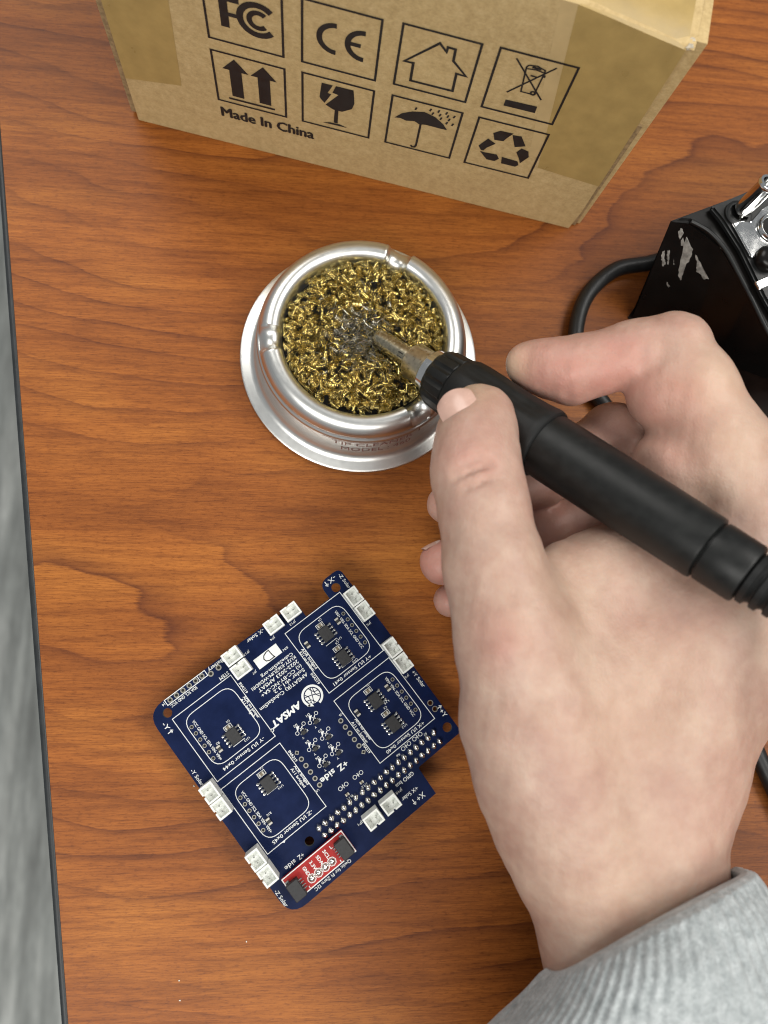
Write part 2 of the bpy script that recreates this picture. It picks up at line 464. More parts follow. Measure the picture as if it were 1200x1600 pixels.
fs += [(brd[(k + 1) % len(brd)], brd[k], nb + brd[k], nb + brd[(k + 1) % len(brd)]) for k in range(len(brd))]
fp.add(vs, fs); fp.obj('front_panel', M['card'], box, smooth=40)
DEP = 128
tp = MB(); NX2 = 30; vs = []
for j, (y, dz) in enumerate(((0.6, 0.0), (1.5, 0.5), (3.5, 0.9), (12, 1.2), (DEP / 2, 1.6), (DEP, 0.4))):
    for i in range(NX2 + 1):
        x = 0.3 + 177.5 * i / NX2
        vs.append((x, y, top_z(x) + dz + 0.02 * y * max(0, (x - 140) / 35) * 2))
fs = [(j * (NX2 + 1) + i, j * (NX2 + 1) + i + 1, (j + 1) * (NX2 + 1) + i + 1, (j + 1) * (NX2 + 1) + i) for j in range(5) for i in range(NX2)]
tp.add(vs, fs); tp.obj('top_panel', M['card'], box, smooth=60)
bp_ = MB(); bp_.box(0, 175, DEP, DEP + 2.6, 0.2, 98); bp_.obj('back_panel', M['card'], box)
def side(name, x0, x1, x0t, x1t, y0, zb, zt, mat, ydep=DEP - 0.4):
    b = MB(); vs = [(x0, y0, zb), (x1, y0, zb), (x1, ydep, zb), (x0, ydep, zb), (x0t, y0, zt), (x1t, y0, zt), (x1t, ydep, zt), (x0t, ydep, zt)]
    b.add(vs, [(3, 2, 1, 0), (4, 5, 6, 7), (0, 1, 5, 4), (1, 2, 6, 5), (2, 3, 7, 6), (3, 0, 4, 7)]); return b.obj(name, mat, box)
side('side_panel', 171.0, 173.2, 171.4, 173.6, 3.0, 0.3, 92.5, M['card'])
side('side_flap_or_gap_shade', 174.6, 176.6, 175.6, 177.8, 2.0, 0.3, 60, M['card_edge'])
side('side_flap_or_gap_shade', 175.4, 178.2, 175.5, 181.0, 3.0, 0.6, 95.0, M['card'])
side('side_panel', 1.8, 4.0, 1.8, 4.0, 3.0, 0.3, 92.5, M['card'])
side('side_flap_or_gap_shade', -3.2, -0.8, -3.6, -1.2, 2.4, 1.2, 97.5, M['card_edge'])
side('side_flap_or_gap_shade', -0.85, -0.05, -1.25, -0.05, 2.3, 0.6, 97.0, M['hole'])  # no flap: black strip painting the shade in the gap beside it
tc = MB(); rr = random.Random(3)
for k in range(7):      # crushed, frayed corner
    x, y, z = 174.2 + rr.random() * 3.5, -0.3 + rr.random() * 3.0, 93.2 + rr.random() * 2.2
    tc.add([(x - 1.3 * rr.random() - 0.4, y, z), (x + rr.random() + 0.3, y + 0.4, z + 0.5 * rr.random()), (x + 0.4, y + 1.2, z + 1.2 * rr.random()), (x - 0.7, y + 1.0, z + 0.8)], [(0, 1, 2, 3)])
tc.obj('frayed_corner', M['card_torn'], box)
def on_front(pts, off=0.12): return [(x, front_y(x, z) - off, z) for x, z in pts]
def sheet(name, pts_fn, nu, nv, mat, off, ytop=0):
    """tape sheet over the front face (u across, v up), carried over the top edge when ytop > 0"""
    b = MB(); vs = []; rows = nv + (6 if ytop else 0)
    for j in range(rows + 1):
        for i in range(nu + 1):
            u = i / nu
            if j <= nv:
                x, z = pts_fn(u, j / nv); vs.append((x, front_y(x, min(z, top_z(x))) - off, z))
            else:
                x, z = pts_fn(u, 1.0); k = (j - nv) / 6
                yy = ytop * k ** 1.6; vs.append((x, yy + 0.6, top_z(x) + off * 2 + 0.12 + float(np.interp(yy + 0.6, [0.6, 1.5, 3.5, 12, 64, 128], [0.0, 0.5, 0.9, 1.2, 1.6, 0.4])) + 0.02 * yy * max(0, (x - 140) / 35) * 2))
    fs = [(j * (nu + 1) + i, j * (nu + 1) + i + 1, (j + 1) * (nu + 1) + i + 1, (j + 1) * (nu + 1) + i) for j in range(rows) for i in range(nu)]
    b.add(vs, fs); return b.obj(name, mat, box, smooth=60)
def lerp(a, b, t): return a + (b - a) * t
sheet('packing_tape', lambda u, v: (lerp(lerp(151.6, 141.9, v), 175.4, u), lerp(lerp(31.2, 29.2, u), top_z(lerp(142, 175, u)), v)), 10, 16, M['tape'], 0.10, 60)
sheet('packing_tape', lambda u, v: (lerp(lerp(146.8, 137.0, v), lerp(151.9, 142.4, v), u), lerp(36.5, top_z(140), v)), 3, 14, M['tape_clear'], 0.06, 60)
sheet('packing_tape', lambda u, v: (lerp(0.0, lerp(21.0, 24.5, v), u), lerp(lerp(22.5, 26.3, u), top_z(10), v)), 8, 14, M['tape'], 0.10, 60)

def printed(name, build):
    b = MB(); build(b)
    b.v = [(x, front_y(x, z) - 0.22 - o_, z) for x, z, o_ in b.v]
    b.obj(name, M['ink'], box)
def arc(cx, cy, r, a0, a1, n=22): return [(cx + r * math.cos(R_(lerp(a0, a1, i / n))), cy + r * math.sin(R_(lerp(a0, a1, i / n)))) for i in range(n + 1)]
def frame(b, x0, x1, z0, z1): b.stroke([(x0, z0), (x1, z0), (x1, z1), (x0, z1)], 0.75, closed=True)
def p_fc(b):
    frame(b, 34.3, 58.8, 53.2, 77.8)
    b.flat([(39.0, 59.4), (41.7, 59.4), (41.7, 72.6), (39.0, 72.6)]); b.flat([(41.7, 69.4), (45.4, 69.4), (45.4, 72.6), (41.7, 72.6)])
    b.flat([(41.7, 63.9), (44.6, 63.9), (44.6, 65.4), (41.7, 65.4)])
    b.stroke(arc(51.0, 65.2, 5.7, 42, 318), 2.1); b.stroke(arc(51.2, 65.2, 2.9, 45, 315), 1.7)
def p_ce(b):
    frame(b, 65.0, 89.3, 53.4, 77.8)
    b.stroke(arc(75.6, 65.9, 5.2, 88, 272), 1.8); b.stroke(arc(84.6, 65.9, 5.2, 88, 272), 1.8); b.flat([(79.8, 65.2), (83.6, 65.2), (83.6, 66.7), (79.8, 66.7)])
def p_house(b):
    frame(b, 95.6, 119.7, 54.1, 78.5)
    b.stroke([(107.4, 74.9), (97.7, 64.7), (100.6, 64.8), (100.7, 57.4), (114.7, 57.5), (114.5, 65.0), (117.6, 64.9), (112.6, 69.6), (112.4, 74.1), (110.0, 74.2), (109.9, 72.3)], 0.85, closed=True)
def p_bin(b):
    frame(b, 125.3, 149.5, 54.0, 79.0)
    b.stroke([(134.6, 74.4), (135.7, 64.5), (140.0, 64.5), (140.5, 73.9)], 0.5); b.stroke([(134.6, 74.4), (135.1, 75.3), (137.6, 75.8), (140.4, 74.9), (140.5, 73.9), (137.8, 74.3), (134.8, 73.9)], 0.5, closed=True)
    b.stroke([(136.3, 75.0), (139.2, 74.9)], 0.8); b.stroke([(130.8, 76.7), (142.8, 63.1)], 0.55); b.stroke([(143.4, 76.9), (131.5, 62.8)], 0.55)
    b.flat([(132.0, 56.9), (142.6, 57.0), (142.5, 60.0), (132.0, 59.7)]); b.stroke([(136.7, 71.7), (138.8, 71.6)], 0.6)
    b.ring(139.5, 65.0, 0.35, 1.0); b.stroke([(140.5, 72.6), (141.2, 72.6)], 1.0)
def p_up(b):
    frame(b, 34.2, 59.0, 24.4, 48.0)
    for c in (41.8, 51.6):
        b.flat([(c - 2.1, 28.3), (c + 2.1, 28.3), (c + 2.1, 40.8), (c + 4.5, 40.8), (c, 46.2), (c - 4.5, 40.8), (c - 2.1, 40.8)])
    b.stroke([(38.3, 26.7), (55.0, 26.8)], 0.9)
def p_glass(b):
    frame(b, 65.1, 89.5, 24.6, 48.7)
    b.flat([(71.7, 46.3), (71.1, 39.5), (71.5, 38.6), (72.9, 37.0), (75.1, 42.0), (73.8, 42.2), (75.5, 46.3)])
    b.flat([(76.6, 46.4), (75.5, 42.9), (77.6, 42.5), (73.3, 36.3), (76.0, 34.8), (79.2, 34.8), (82.6, 37.4), (83.3, 40.4), (82.6, 46.5)])
    b.flat([(76.6, 35.0), (76.5, 28.1), (77.9, 28.1), (77.9, 35.0)]); b.flat([(72.3, 26.7), (81.7, 27.0), (78.8, 27.9), (75.4, 27.8)])
def p_umb(b):
    frame(b, 95.8, 119.9, 24.7, 49.0)
    b.flat([(97.6, 38.7), (99.6, 39.2), (101.8, 38.6), (104.6, 39.4), (106.6, 38.4), (108.7, 39.0), (110.3, 39.0), (113.5, 38.9), (116.4, 39.0), (114.6, 41.4), (111.3, 43.9), (107.4, 45.0), (103.3, 43.8), (99.9, 41.7)])
    b.stroke([(107.0, 38.6), (107.0, 27.2), (106.6, 26.0), (105.7, 25.8), (105.1, 26.5)], 0.75)
    for x, z in [(104.4, 45.6), (109.3, 46.7), (110.3, 45.3), (112.1, 47.0), (112.8, 45.4), (113.4, 43.9), (114.8, 47.0), (115.5, 45.7), (116.2, 44.2), (115.7, 42.4), (117.6, 46.2), (117.8, 42.4)]:
        b.stroke([(x - 0.25, z - 0.7), (x + 0.15, z + 0.6)], 0.6)
def p_rec(b):
    frame(b, 125.7, 150.0, 24.5, 49.0)
    for q in ([(132.0, 43.3), (133.2, 40.1), (136.3, 40.5), (137.0, 42.3), (138.7, 45.4), (134.1, 45.2)], [(138.5, 44.6), (140.8, 39.0), (144.3, 40.7), (141.6, 45.0)],
              [(128.6, 35.3), (129.8, 33.4), (130.8, 33.3), (131.6, 35.2), (134.1, 38.3), (131.0, 40.0)], [(129.7, 32.7), (133.0, 29.1), (135.9, 29.2), (137.2, 31.0), (135.9, 33.0), (131.8, 32.6)],
              [(137.9, 32.4), (138.5, 28.9), (143.7, 28.9), (144.7, 30.2), (143.8, 32.1)], [(142.1, 36.6), (143.7, 34.0), (144.9, 31.4), (146.9, 35.7), (146.0, 38.5), (143.3, 39.2)]):
        b.flat(q)
def p_made(b): add_text(b, 'Made In China', 5.1, 51.9, 18.4, 0, width=34.6, bold=0.24)
for nm, fn in (('approval_mark', p_fc), ('conformity_mark', p_ce), ('house_symbol', p_house), ('crossed_bin_symbol', p_bin), ('arrows_up_symbol', p_up), ('fragile_glass_symbol', p_glass), ('umbrella_symbol', p_umb), ('recycling_symbol', p_rec), ('origin_print', p_made)):
    printed(nm, fn)

# ------------------------------------------------------------------ tip cleaner tin and its brass wool
TC = Vector((18.9, 107.3, 0))
tin = empty('tip_cleaner_tin', TC)
tag(tin, 'round shiny metal tip cleaner tin with three notches in its rim', 'tin')
prof = [(0.0, 0.5), (43.2, 0.5), (44.2, 0.7), (44.5, 1.3), (44.3, 2.0), (43.6, 2.3), (41.0, 2.6), (39.6, 3.2), (38.6, 4.4), (37.9, 6.0), (37.3, 8.5), (36.9, 12.0), (36.6, 15.0), (36.5, 16.2)]
b = MB(); b.lathe(prof, 96); b.obj('base', M['steel'], tin, smooth=50)
NOTCH = [math.atan2(*reversed(((at(u, v, 23) - TC).to_2d()))) for u, v in ((622, 402), (428, 528), (652, 636))]
def notch(r, z, a):
    d = 0.0
    for q in NOTCH:
        da = (a - q + math.pi) % (2 * math.pi) - math.pi
        s = abs(da) * 32 / 4.0
        if s < 1.0: d = max(d, math.sqrt(1 - s * s) ** 0.8)
        elif s < 1.35: d = max(d, -0.30 * math.sin((s - 1) / 0.35 * math.pi))
    f = max(0.0, min(1.0, (z - 18.5) / 3.0))
    return r, z - 3.4 * d * f
prof = [(36.55, 16.2), (37.2, 16.5), (37.5, 17.3), (37.1, 18.2), (36.3, 18.6), (36.2, 19.0), (36.7, 19.5), (36.6, 20.6), (35.9, 22.2), (34.9, 23.4), (33.9, 24.1), (32.8, 24.5), (31.7, 24.6), (30.6, 24.3), (29.6, 23.5), (29.0, 22.4), (28.6, 21.0), (28.5, 18.0), (28.6, 12.0)]
b = MB(); b.lathe(prof, 360, fn=notch); b.obj('rim', M['steel'], tin, smooth=60)
b = MB(); b.lathe([(28.7, 17.0), (27.0, 17.0), (15.0, 18.2), (0.0, 15.5)], 64); b.obj('wool_shade_floor', M['hole'], tin, smooth=60)  # black floor set close under the wool, painting the shade in its gaps
b = MB()
for txt, z0, hgt, a_mid, arc_mm in (('TIP CLEANER', 11.6, 2.6, -83, 30.0), ('MODEL : 460', 7.6, 2.3, -81, 26.0)):
    vs, fs = text_geo(txt, hgt)
    xs = [v[0] for v in vs]; k = arc_mm / (max(xs) - min(xs))
    out = []
    for v in vs:
        z = z0 + v[1]; r = float(np.interp(z, [4.4, 6, 8.5, 12, 15], [38.6, 37.9, 37.3, 36.9, 36.6])) + 0.12
        a = R_(a_mid) + v[0] * k / r; out.append((r * math.cos(a), r * math.sin(a), z))
    b.add(out, fs)
def wallp(a, z):
    r = float(np.interp(z, [4.4, 6, 8.5, 12, 15], [38.6, 37.9, 37.3, 36.9, 36.6])) + 0.12
    return (r * math.cos(R_(a)), r * math.sin(R_(a)), z)
for k in range(30):
    a0, a1 = lerp(-112, -56, k / 30), lerp(-112, -56, (k + 1) / 30)
    b.add([wallp(a0, 13.8), wallp(a1, 13.8), wallp(a1, 14.2), wallp(a0, 14.2)], [(0, 1, 2, 3)])
b.add([wallp(-56, 11), wallp(-55.2, 11), wallp(-55.2, 14.2), wallp(-56, 14.2)], [(0, 1, 2, 3)])
b.obj('printed_text', M['redink'], tin)

P0, P1 = Vector((24.21, 106.40, 22.0)), Vector((110.0, 24.35, 80.0))     # axis of the iron
AX = (P1 - P0).normalized()
wool = MB()
def ribbon(mb, pts, nrm, wd, mi):
    vs = []
    for p, n in zip(pts, nrm): vs += [p - n * wd / 2, p + n * wd / 2]
    mb.add(vs, [(2 * i, 2 * i + 1, 2 * i + 3, 2 * i + 2) for i in range(len(pts) - 1)], mi)
BX = P0.to_2d() - TC.to_2d()
DENT = Vector((18.5, 106.5)) - TC.to_2d()
def dome(x, y):
    r = math.hypot(x, y); d = math.hypot(x - DENT.x, y - DENT.y)
    h = 25.2 - 3.3 * (r / 28.0) ** 3.2 - 3.4 * math.exp(-(d / 7.0) ** 2)
    px, py = x - BX.x, y - BX.y; a2 = AX.to_2d().normalized(); t = px * a2.x + py * a2.y; dl = abs(px * a2.y - py * a2.x)   # the iron has pressed a trough
    return min(h, 22.0 + t * 0.489 - 4.6 + (dl / 5.2) ** 3 * 4.0) if t > 2.5 else min(h, 23.2)
for i in range(1550):
    r = 28.0 * random.random() ** 0.46; a = random.uniform(0, 2 * math.pi)
    x, y = r * math.cos(a), r * math.sin(a)
    dd = math.hypot(x - DENT.x, y - DENT.y)
    if dd < 5 and random.random() < 0.55: continue
    z = dome(x, y) - random.random() * 4.4 + random.gauss(0, 0.35)
    th = random.uniform(0, 2 * math.pi); el = random.gauss(0, 0.38)
    d = Vector((math.cos(th) * math.cos(el), math.sin(th) * math.cos(el), math.sin(el)))
    rad = random.uniform(0.55, 1.05); turns = random.uniform(4.0, 10.0); pitch = random.uniform(0.32, 0.55); turn_z = random.gauss(0, 0.16)
    n = int(turns * 10); ph = random.uniform(0, 6.28); p = Vector((x, y, z)) - d * turns * pitch / 2; pts = []; nr = []
    for k in range(n + 1):
        d = (Matrix.Rotation(turn_z / 10, 3, 'Z') @ d).normalized(); u = d.cross(Vector((0, 0, 1))).normalized(); q = d.cross(u)
        p = p + d * pitch / 10; an = ph + 2 * math.pi * k / 10; rr = rad * (1 + 0.18 * math.sin(0.21 * k + ph))
        e = u * math.cos(an) + q * math.sin(an); c = p + e * rr
        rh = math.hypot(c.x, c.y)
        if rh > 28.2: c.x *= 28.2 / rh; c.y *= 28.2 / rh
        pts.append(c); nr.append((d * 0.85 + e * 0.5).normalized())
    ribbon(wool, pts, nr, random.uniform(0.11, 0.18), 1 if random.random() < math.exp(-(dd / 9.5) ** 2) * 0.9 else 0)
for i in range(620):      # frayed straighter strands round the hole the tip has worn
    r = abs(random.gauss(0, 8.5)); a = random.uniform(0, 2 * math.pi)
    x, y = DENT.x + r * math.cos(a), DENT.y + r * math.sin(a)
    if math.hypot(x, y) > 26: continue
    z = dome(x, y) + random.uniform(-1.5, 0.7); d = Vector((random.gauss(0, 1), random.gauss(0, 1), random.gauss(0, 0.5))).normalized()
    e = d.orthogonal().normalized(); ln = random.uniform(1.5, 4.5); c = random.uniform(-0.5, 0.5)
    pts = [Vector((x, y, z)) + d * ln * (k / 5 - 0.5) + e * c * math.sin(k / 5 * math.pi) for k in range(6)]
    ribbon(wool, pts, [e] * 6, random.uniform(0.16, 0.3), 1 if random.random() < 0.75 else 0)
wo = wool.obj('brass_wool', [M['brass'], M['burnt']], smooth=180, loc=TC)
tag(wo, 'curly golden brass shavings filling the metal tin, darker where the hot tip goes in', 'brass wool')

# ------------------------------------------------------------------ soldering iron
iron = empty('soldering_iron', P0)
tag(iron, 'black soldering iron with its steel barrel pushed into the brass shavings', 'soldering iron')
MA = AX.to_track_quat('Z', 'Y').to_matrix()
def axl(prof, name, mat, n=48, smooth=35, fn=None):
    b = MB(); b.lathe(prof, n, M=MA, fn=fn); return b.obj(name, mat, iron, smooth=smooth)
barrel = axl([(0.0, -13), (0.5, -12.5), (0.8, -1.6), (2.2, -1.4), (3.1, -0.6), (3.5, 0.6), (3.6, 2.0), (3.7, 17.0)], 'barrel', M['barrel'], 32)
sl = MB()
for k in range(3):
    a = 2.2 + k * 2.09
    q = [MA @ Vector((3.72 * math.cos(a + da), 3.72 * math.sin(a + da), t)) for t in (12.4, 14.6) for da in (-0.22, 0.22)]
    sl.add(q, [(0, 1, 3, 2)])
sl.obj('vent_slot', M['hole'], barrel)
axl([(3.0, 16.6), (5.9, 16.8), (6.3, 17.4), (6.4, 23.6), (6.6, 24.4), (6.6, 26.5)], 'collar', M['collar'], 40, fn=lambda r, z, a: (r - (0.14 if r > 5.7 and int(a * 40 / 6.2832 + .5) % 2 else 0), z))
axl([(5.0, 24.6), (7.2, 24.9), (7.8, 25.6), (7.8, 28.6)], 'washer', M['chrome'], 40)
axl([(5.0, 28.2), (8.0, 28.3), (9.2, 29.0), (9.9, 30.5), (10.3, 37.6), (9.6, 38.3)], 'front_nut', M['plastic'], 72, fn=lambda r, z, a: (r - (0.65 if (r > 8.0 and math.sin(a * 12) > 0.45) else 0), z))
grip = axl([(8.8, 38.0), (10.6, 38.5), (11.2, 40.5), (11.35, 44), (11.25, 49), (11.05, 55), (10.9, 60), (10.9, 64), (11.0, 68), (11.35, 71.3), (11.4, 72.6), (11.1, 73.6), (10.4, 74.0), (9.8, 74.1)], 'grip', M['rubber'], 64,
     fn=lambda r, z, a: (r - (0.55 if (41 < z < 70 and math.sin(a * 6) > 0.45) else 0), z))
axl([(9.6, 73.8), (10.25, 74.2), (10.3, 78), (10.1, 95), (9.75, 115), (9.5, 128.5), (9.3, 129.4), (8.6, 129.7), (8.2, 129.8)], 'handle', M['plastic'], 64)
axl([(8.0, 129.6), (8.05, 130.2), (8.85, 130.5), (8.9, 131.0), (8.7, 141.0), (8.3, 141.6), (6.2, 141.8)], 'end_cap', M['plastic'], 56)
pr = []
for k in range(9):
    z0 = 141.6 + k * 3.6; r = 7.6 - k * 0.40
    pr += [(r - 1.0, z0), (r - 0.9, z0 + 0.4), (r, z0 + 0.8), (r, z0 + 2.4), (r - 0.9, z0 + 2.8)]
axl([(5.0, 141.4)] + pr + [(2.8, 175)], 'strain_relief', M['rubber'], 40)
pts = [AX * 172, AX * 185, AX * 200 + Vector((6, -2, -3)), AX * 212 + Vector((25, -5, -25)), AX * 215 + Vector((60, -15, -70)), AX * 215 + Vector((110, -30, -102)), AX * 215 + Vector((170, -35, -107))]
b = MB(); b.tube(catmull(pts, 8), 2.6, 12); b.obj('cord', M['cable'], iron, smooth=60)

# ------------------------------------------------------------------ soldering stand (right edge)
SO = Vector((150, 120, 0))
stand = empty('iron_holder', SO)
tag(stand, 'heavy black enamelled iron holder with scraped bare patches and chrome fittings', 'iron holder')
def S(u, v, z): p = at(u, v, z) - SO; return (p.x, p.y, z)
ZT = 40
topp = [S(1046, 343, ZT), S(1078, 345, ZT), S(1127, 384, ZT), S(1170, 458, ZT), S(1200, 527, ZT)]
Lp = topp[-1]; topp += [(Lp[0] + 8, Lp[1] - 16, ZT), (96, -18, ZT), (96, 62, ZT), S(1179, 296, ZT)]
botp = [S(984, 496, 0.5), S(1030, 520, 0.5), S(1075, 546, 0.5), S(1119, 565, 0.5), S(1200, 594, 0.5), (44, -19, 0.5), (98, -22, 0.5), (98, 66, 0.5), (8, 45, 0.5)]
n_ = len(topp)
b = MB(); b.add(botp + topp, [tuple(range(n_ - 1, -1, -1)), tuple(range(n_, 2 * n_))] + [(i, (i + 1) % n_, n_ + (i + 1) % n_, n_ + i) for i in range(n_)])
me = b.mesh('body', M['gloss'])
bm = bmesh.new(); bm.from_mesh(me); bmesh.ops.recalc_face_normals(bm, faces=bm.faces)
bmesh.ops.bevel(bm, geom=list(bm.edges), offset=0.9 * MM, segments=2, affect='EDGES', clamp_overlap=True); bm.to_mesh(me); bm.free()
me.polygons.foreach_set('use_smooth', [True] * len(me.polygons)); me.set_sharp_from_angle(angle=R_(30))
link(bpy.data.objects.new('body', me), stand)
fpl = [S(u, v, 3.0)[:2] for u, v in ((985, 492), (1060, 575), (1125, 640), (1165, 690), (1215, 790))] + [(70, -60), (102, -40), (102, 70), (4, 50)]
b = MB(); b.prism(fpl, 0.3, 0.48); b.obj('dark_sheet', M['red_brown'], stand)  # thin dark red-brown sheet on the table, reaching out past the body
# raised tray on top
tr = [S(u, v, ZT) for u, v in ((1104, 330), (1122, 352), (1150, 396), (1186, 470), (1215, 520), (1300, 470), (1270, 300), (1175, 300))]
b = MB(); b.prism([(p[0], p[1]) for p in tr], ZT + 0.05, ZT + 3.0); me = b.mesh('tray', M['tray'])
bm = bmesh.new(); bm.from_mesh(me); bmesh.ops.recalc_face_normals(bm, faces=bm.faces); bmesh.ops.bevel(bm, geom=list(bm.edges), offset=0.8 * MM, segments=2, affect='EDGES', clamp_overlap=True); bm.to_mesh(me); bm.free()
link(bpy.data.objects.new('tray', me), stand)
b = MB(); rd = [S(u, v, ZT + 0.3) for u, v in ((1080, 346), (1108, 362), (1133, 390), (1152, 424), (1176, 470), (1198, 515), (1225, 560))]
b.tube(catmull(rd, 6), 0.8, 8); b.obj('lip', M['tray'], stand, smooth=60)
def tp_(u, v): p = S(u, v, ZT + 3.2); return (p[0], p[1])
pl = [tp_(1142, 350), (tp_(1160, 347)), tp_(1172, 349), tp_(1190, 328), tp_(1235, 300), tp_(1260, 380), tp_(1210, 402), tp_(1180, 398), tp_(1176, 404), tp_(1171, 403)]
b = MB(); b.prism(pl, ZT + 3.1, ZT + 4.2); me = b.mesh('chrome_plate', M['chrome'])
bm = bmesh.new(); bm.from_mesh(me); bmesh.ops.recalc_face_normals(bm, faces=bm.faces); bmesh.ops.bevel(bm, geom=list(bm.edges), offset=0.4 * MM, segments=2, affect='EDGES', clamp_overlap=True); bm.to_mesh(me); bm.free()
plate = link(bpy.data.objects.new('chrome_plate', me), stand)
hc = S(1206, 357, ZT + 4.3)
b = MB(); b.lathe([(3.6, 0), (5.2, 0.05), (5.4, 0.8), (4.9, 1.5), (4.2, 1.4), (3.7, 0.6), (3.6, -2)], 40); b.obj('socket_ring', M['chrome'], plate, smooth=60, loc=hc)
b = MB(); b.lathe([(3.75, 0.3), (3.6, 0.1), (0, 0.1)], 32); b.obj('socket_hole', M['hole'], plate, loc=hc)
p0 = Vector(S(1154, 334, ZT + 2.5)); p1 = Vector(S(1199, 289, ZT + 16)); dd = (p1 - p0).normalized()
b = MB(); b.lathe([(0, -1.5), (2.9, -1.2), (3.15, 0.2), (3.1, (p1 - p0).length - 0.8), (3.5, (p1 - p0).length - 0.3), (3.7, (p1 - p0).length + 0.6), (3.3, (p1 - p0).length + 1.2), (2.4, (p1 - p0).length + 1.2), (2.3, (p1 - p0).length - 3), (0, (p1 - p0).length - 3)], 32, M=Matrix.Translation(p0) @ dd.to_track_quat('Z', 'Y').to_matrix().to_4x4()); b.obj('chrome_post', M['chrome'], stand, smooth=50)
b = MB(); b.lathe([(5.0, 0), (4.9, 0.7), (4.1, 1.0), (3.5, 0.9)], 32); b.obj('bush', M['tray'], stand, smooth=50, loc=S(1153, 335, ZT + 3.1))
b = MB(); b.lathe([(4.6, 0), (4.6, 2.2), (4.0, 3.4), (2.2, 4.2), (0, 4.4)], 32); b.obj('knob', M['gloss'], stand, smooth=60, loc=S(1197, 407, ZT + 3.1))
b = MB(); b.box(-5, 7, -1.6, 1.6, 0, 0.9, 0.3); b.obj('clip', M['chrome'], stand, smooth=30, loc=S(1200, 440, ZT + 3.1), rz=R_(25))
# worn patches: bare metal, a hair proud of the enamel, on the left panel
tri = [(Vector(botp[i]), Vector(botp[i + 1]), Vector(topp[i + 1]), Vector(topp[i])) for i in range(4)]
def on_panel(u, v):
    o = Vector((0, 0, CAM_H)) - SO; d = (ROT @ Vector(((u - 600) / FPX, -(v - 800) / FPX, -1.0)))
    best = None
    for q in tri:
        for a, b_, c in ((q[0], q[1], q[2]), (q[0], q[2], q[3])):
            n = (b_ - a).cross(c - a)
            if n.length < 1e-9: continue
            n.normalize(); den = d.dot(n)
            if abs(den) < 1e-9: continue
            t = (a - o).dot(n) / den; p = o + d * t
            g = [(b_ - a).cross(p - a).dot(n), (c - b_).cross(p - b_).dot(n), (a - c).cross(p - c).dot(n)]
            if min(g) > -0.5 or max(g) < 0.5:
                if best is None or t < best[0]: best = (t, p - d.normalized() * 0.30)
    if best is None:
        a = Vector(botp[0]); n = (Vector(botp[1]) - a).cross(Vector(topp[0]) - a).normalized(); t = (a - o).dot(n) / d.dot(n); best = (t, o + d * t - d.normalized() * 0.3)
    return best[1]
def zz(x, y): return (860 + x / 3.478, 240 + y / 3.478)
for q in ([(712, 405), (735, 440), (776, 520), (765, 560), (735, 610), (722, 650), (708, 690), (694, 660), (704, 600), (712, 540), (705, 470), (694, 430)],
          [(788, 548), (815, 590), (862, 682), (835, 684), (815, 655), (792, 640), (795, 600)], [(608, 535), (622, 525), (618, 570), (626, 600), (612, 615), (602, 575)],
          [(636, 525), (648, 525), (646, 575), (640, 605), (633, 570)], [(635, 698), (650, 722), (642, 730), (630, 708)], [(668, 570), (674, 600), (668, 605)], [(926, 500), (938, 508), (930, 520), (921, 512)]):
    rj = random.Random(len(q)); qq = []
    for a_, c_2 in zip(q, q[1:] + q[:1]):       # ragged torn edge
        for k in range(4):
            t = k / 4; j_ = 0 if k == 0 else 4.5
            qq.append((lerp(a_[0], c_2[0], t) + rj.uniform(-j_, j_) * 0.8, lerp(a_[1], c_2[1], t) + rj.uniform(-j_, j_)))
    pp = [on_panel(*zz(*p)) for p in qq]; b = MB(); b.add(pp, [tuple(range(len(pp)))]); b.obj('scraped_patch', M['bare'], stand)

# black lead from under the holder, looping round behind the hand
pts = [(150, 156, 4), (134.4, 150.9, 3.4), (120.3, 147.2, 3.4), (108.6, 136.4, 3.4), (103.3, 122.6, 3.4), (103.2, 108.6, 3.4), (107.1, 98.1, 3.4), (112.3, 91.9, 3.4), (124, 74, 3.4), (146, 38, 3.4), (155, 0, 3.4), (158, -22, 3.4), (161, -32, 3.6), (166, -45, 3.6), (178, -70, 3.6), (200, -95, 3.6), (240, -110, 3.6)]
b = MB(); c_ = catmull(pts, 10); b.tube(c_, [3.0] * len(c_), 14)
ld = b.obj('power_lead', M['cable'], smooth=60)
tag(ld, 'thick black lead looping out from under the black iron holder across the table', 'cable')

# ------------------------------------------------------------------ circuit board
ZB = 10.0; BA = R_(37.562)
pcb = empty('circuit_board', (2.892, -62.403, 0), BA)
tag(pcb, 'navy blue circuit board with white connectors and a small red board on it', 'circuit board')
def rounded(poly, rad):
    out = []; n = len(poly)
    for i, (x, y) in enumerate(poly):
        r = rad.get(i, 0)
        if r <= 0: out.append((x, y)); continue
        p = Vector((x, y)); a = (Vector(poly[i - 1]) - p).normalized(); c = (Vector(poly[(i + 1) % n]) - p).normalized()
        s, e = p + a * r, p + c * r
        for k in range(7):
            t = k / 6; q = s * (1 - t) ** 2 + p * 2 * t * (1 - t) + e * t * t; out.append((q.x, q.y))
    return out
outl = rounded([(-18.2, -14.7), (41.7, -14.3), (42.1, -4.1), (60.9, -4.0), (61.6, 40), (61.2, 65.3), (52.5, 65.3), (52.4, 58.95), (42.3, 58.8), (42.3, 64.6), (20, 65.2), (-17.8, 65.2)], {0: 6.5, 2: 0.8, 5: 2.2, 6: 3.5, 11: 6.5})
bm = bmesh.new()
loops = [outl]
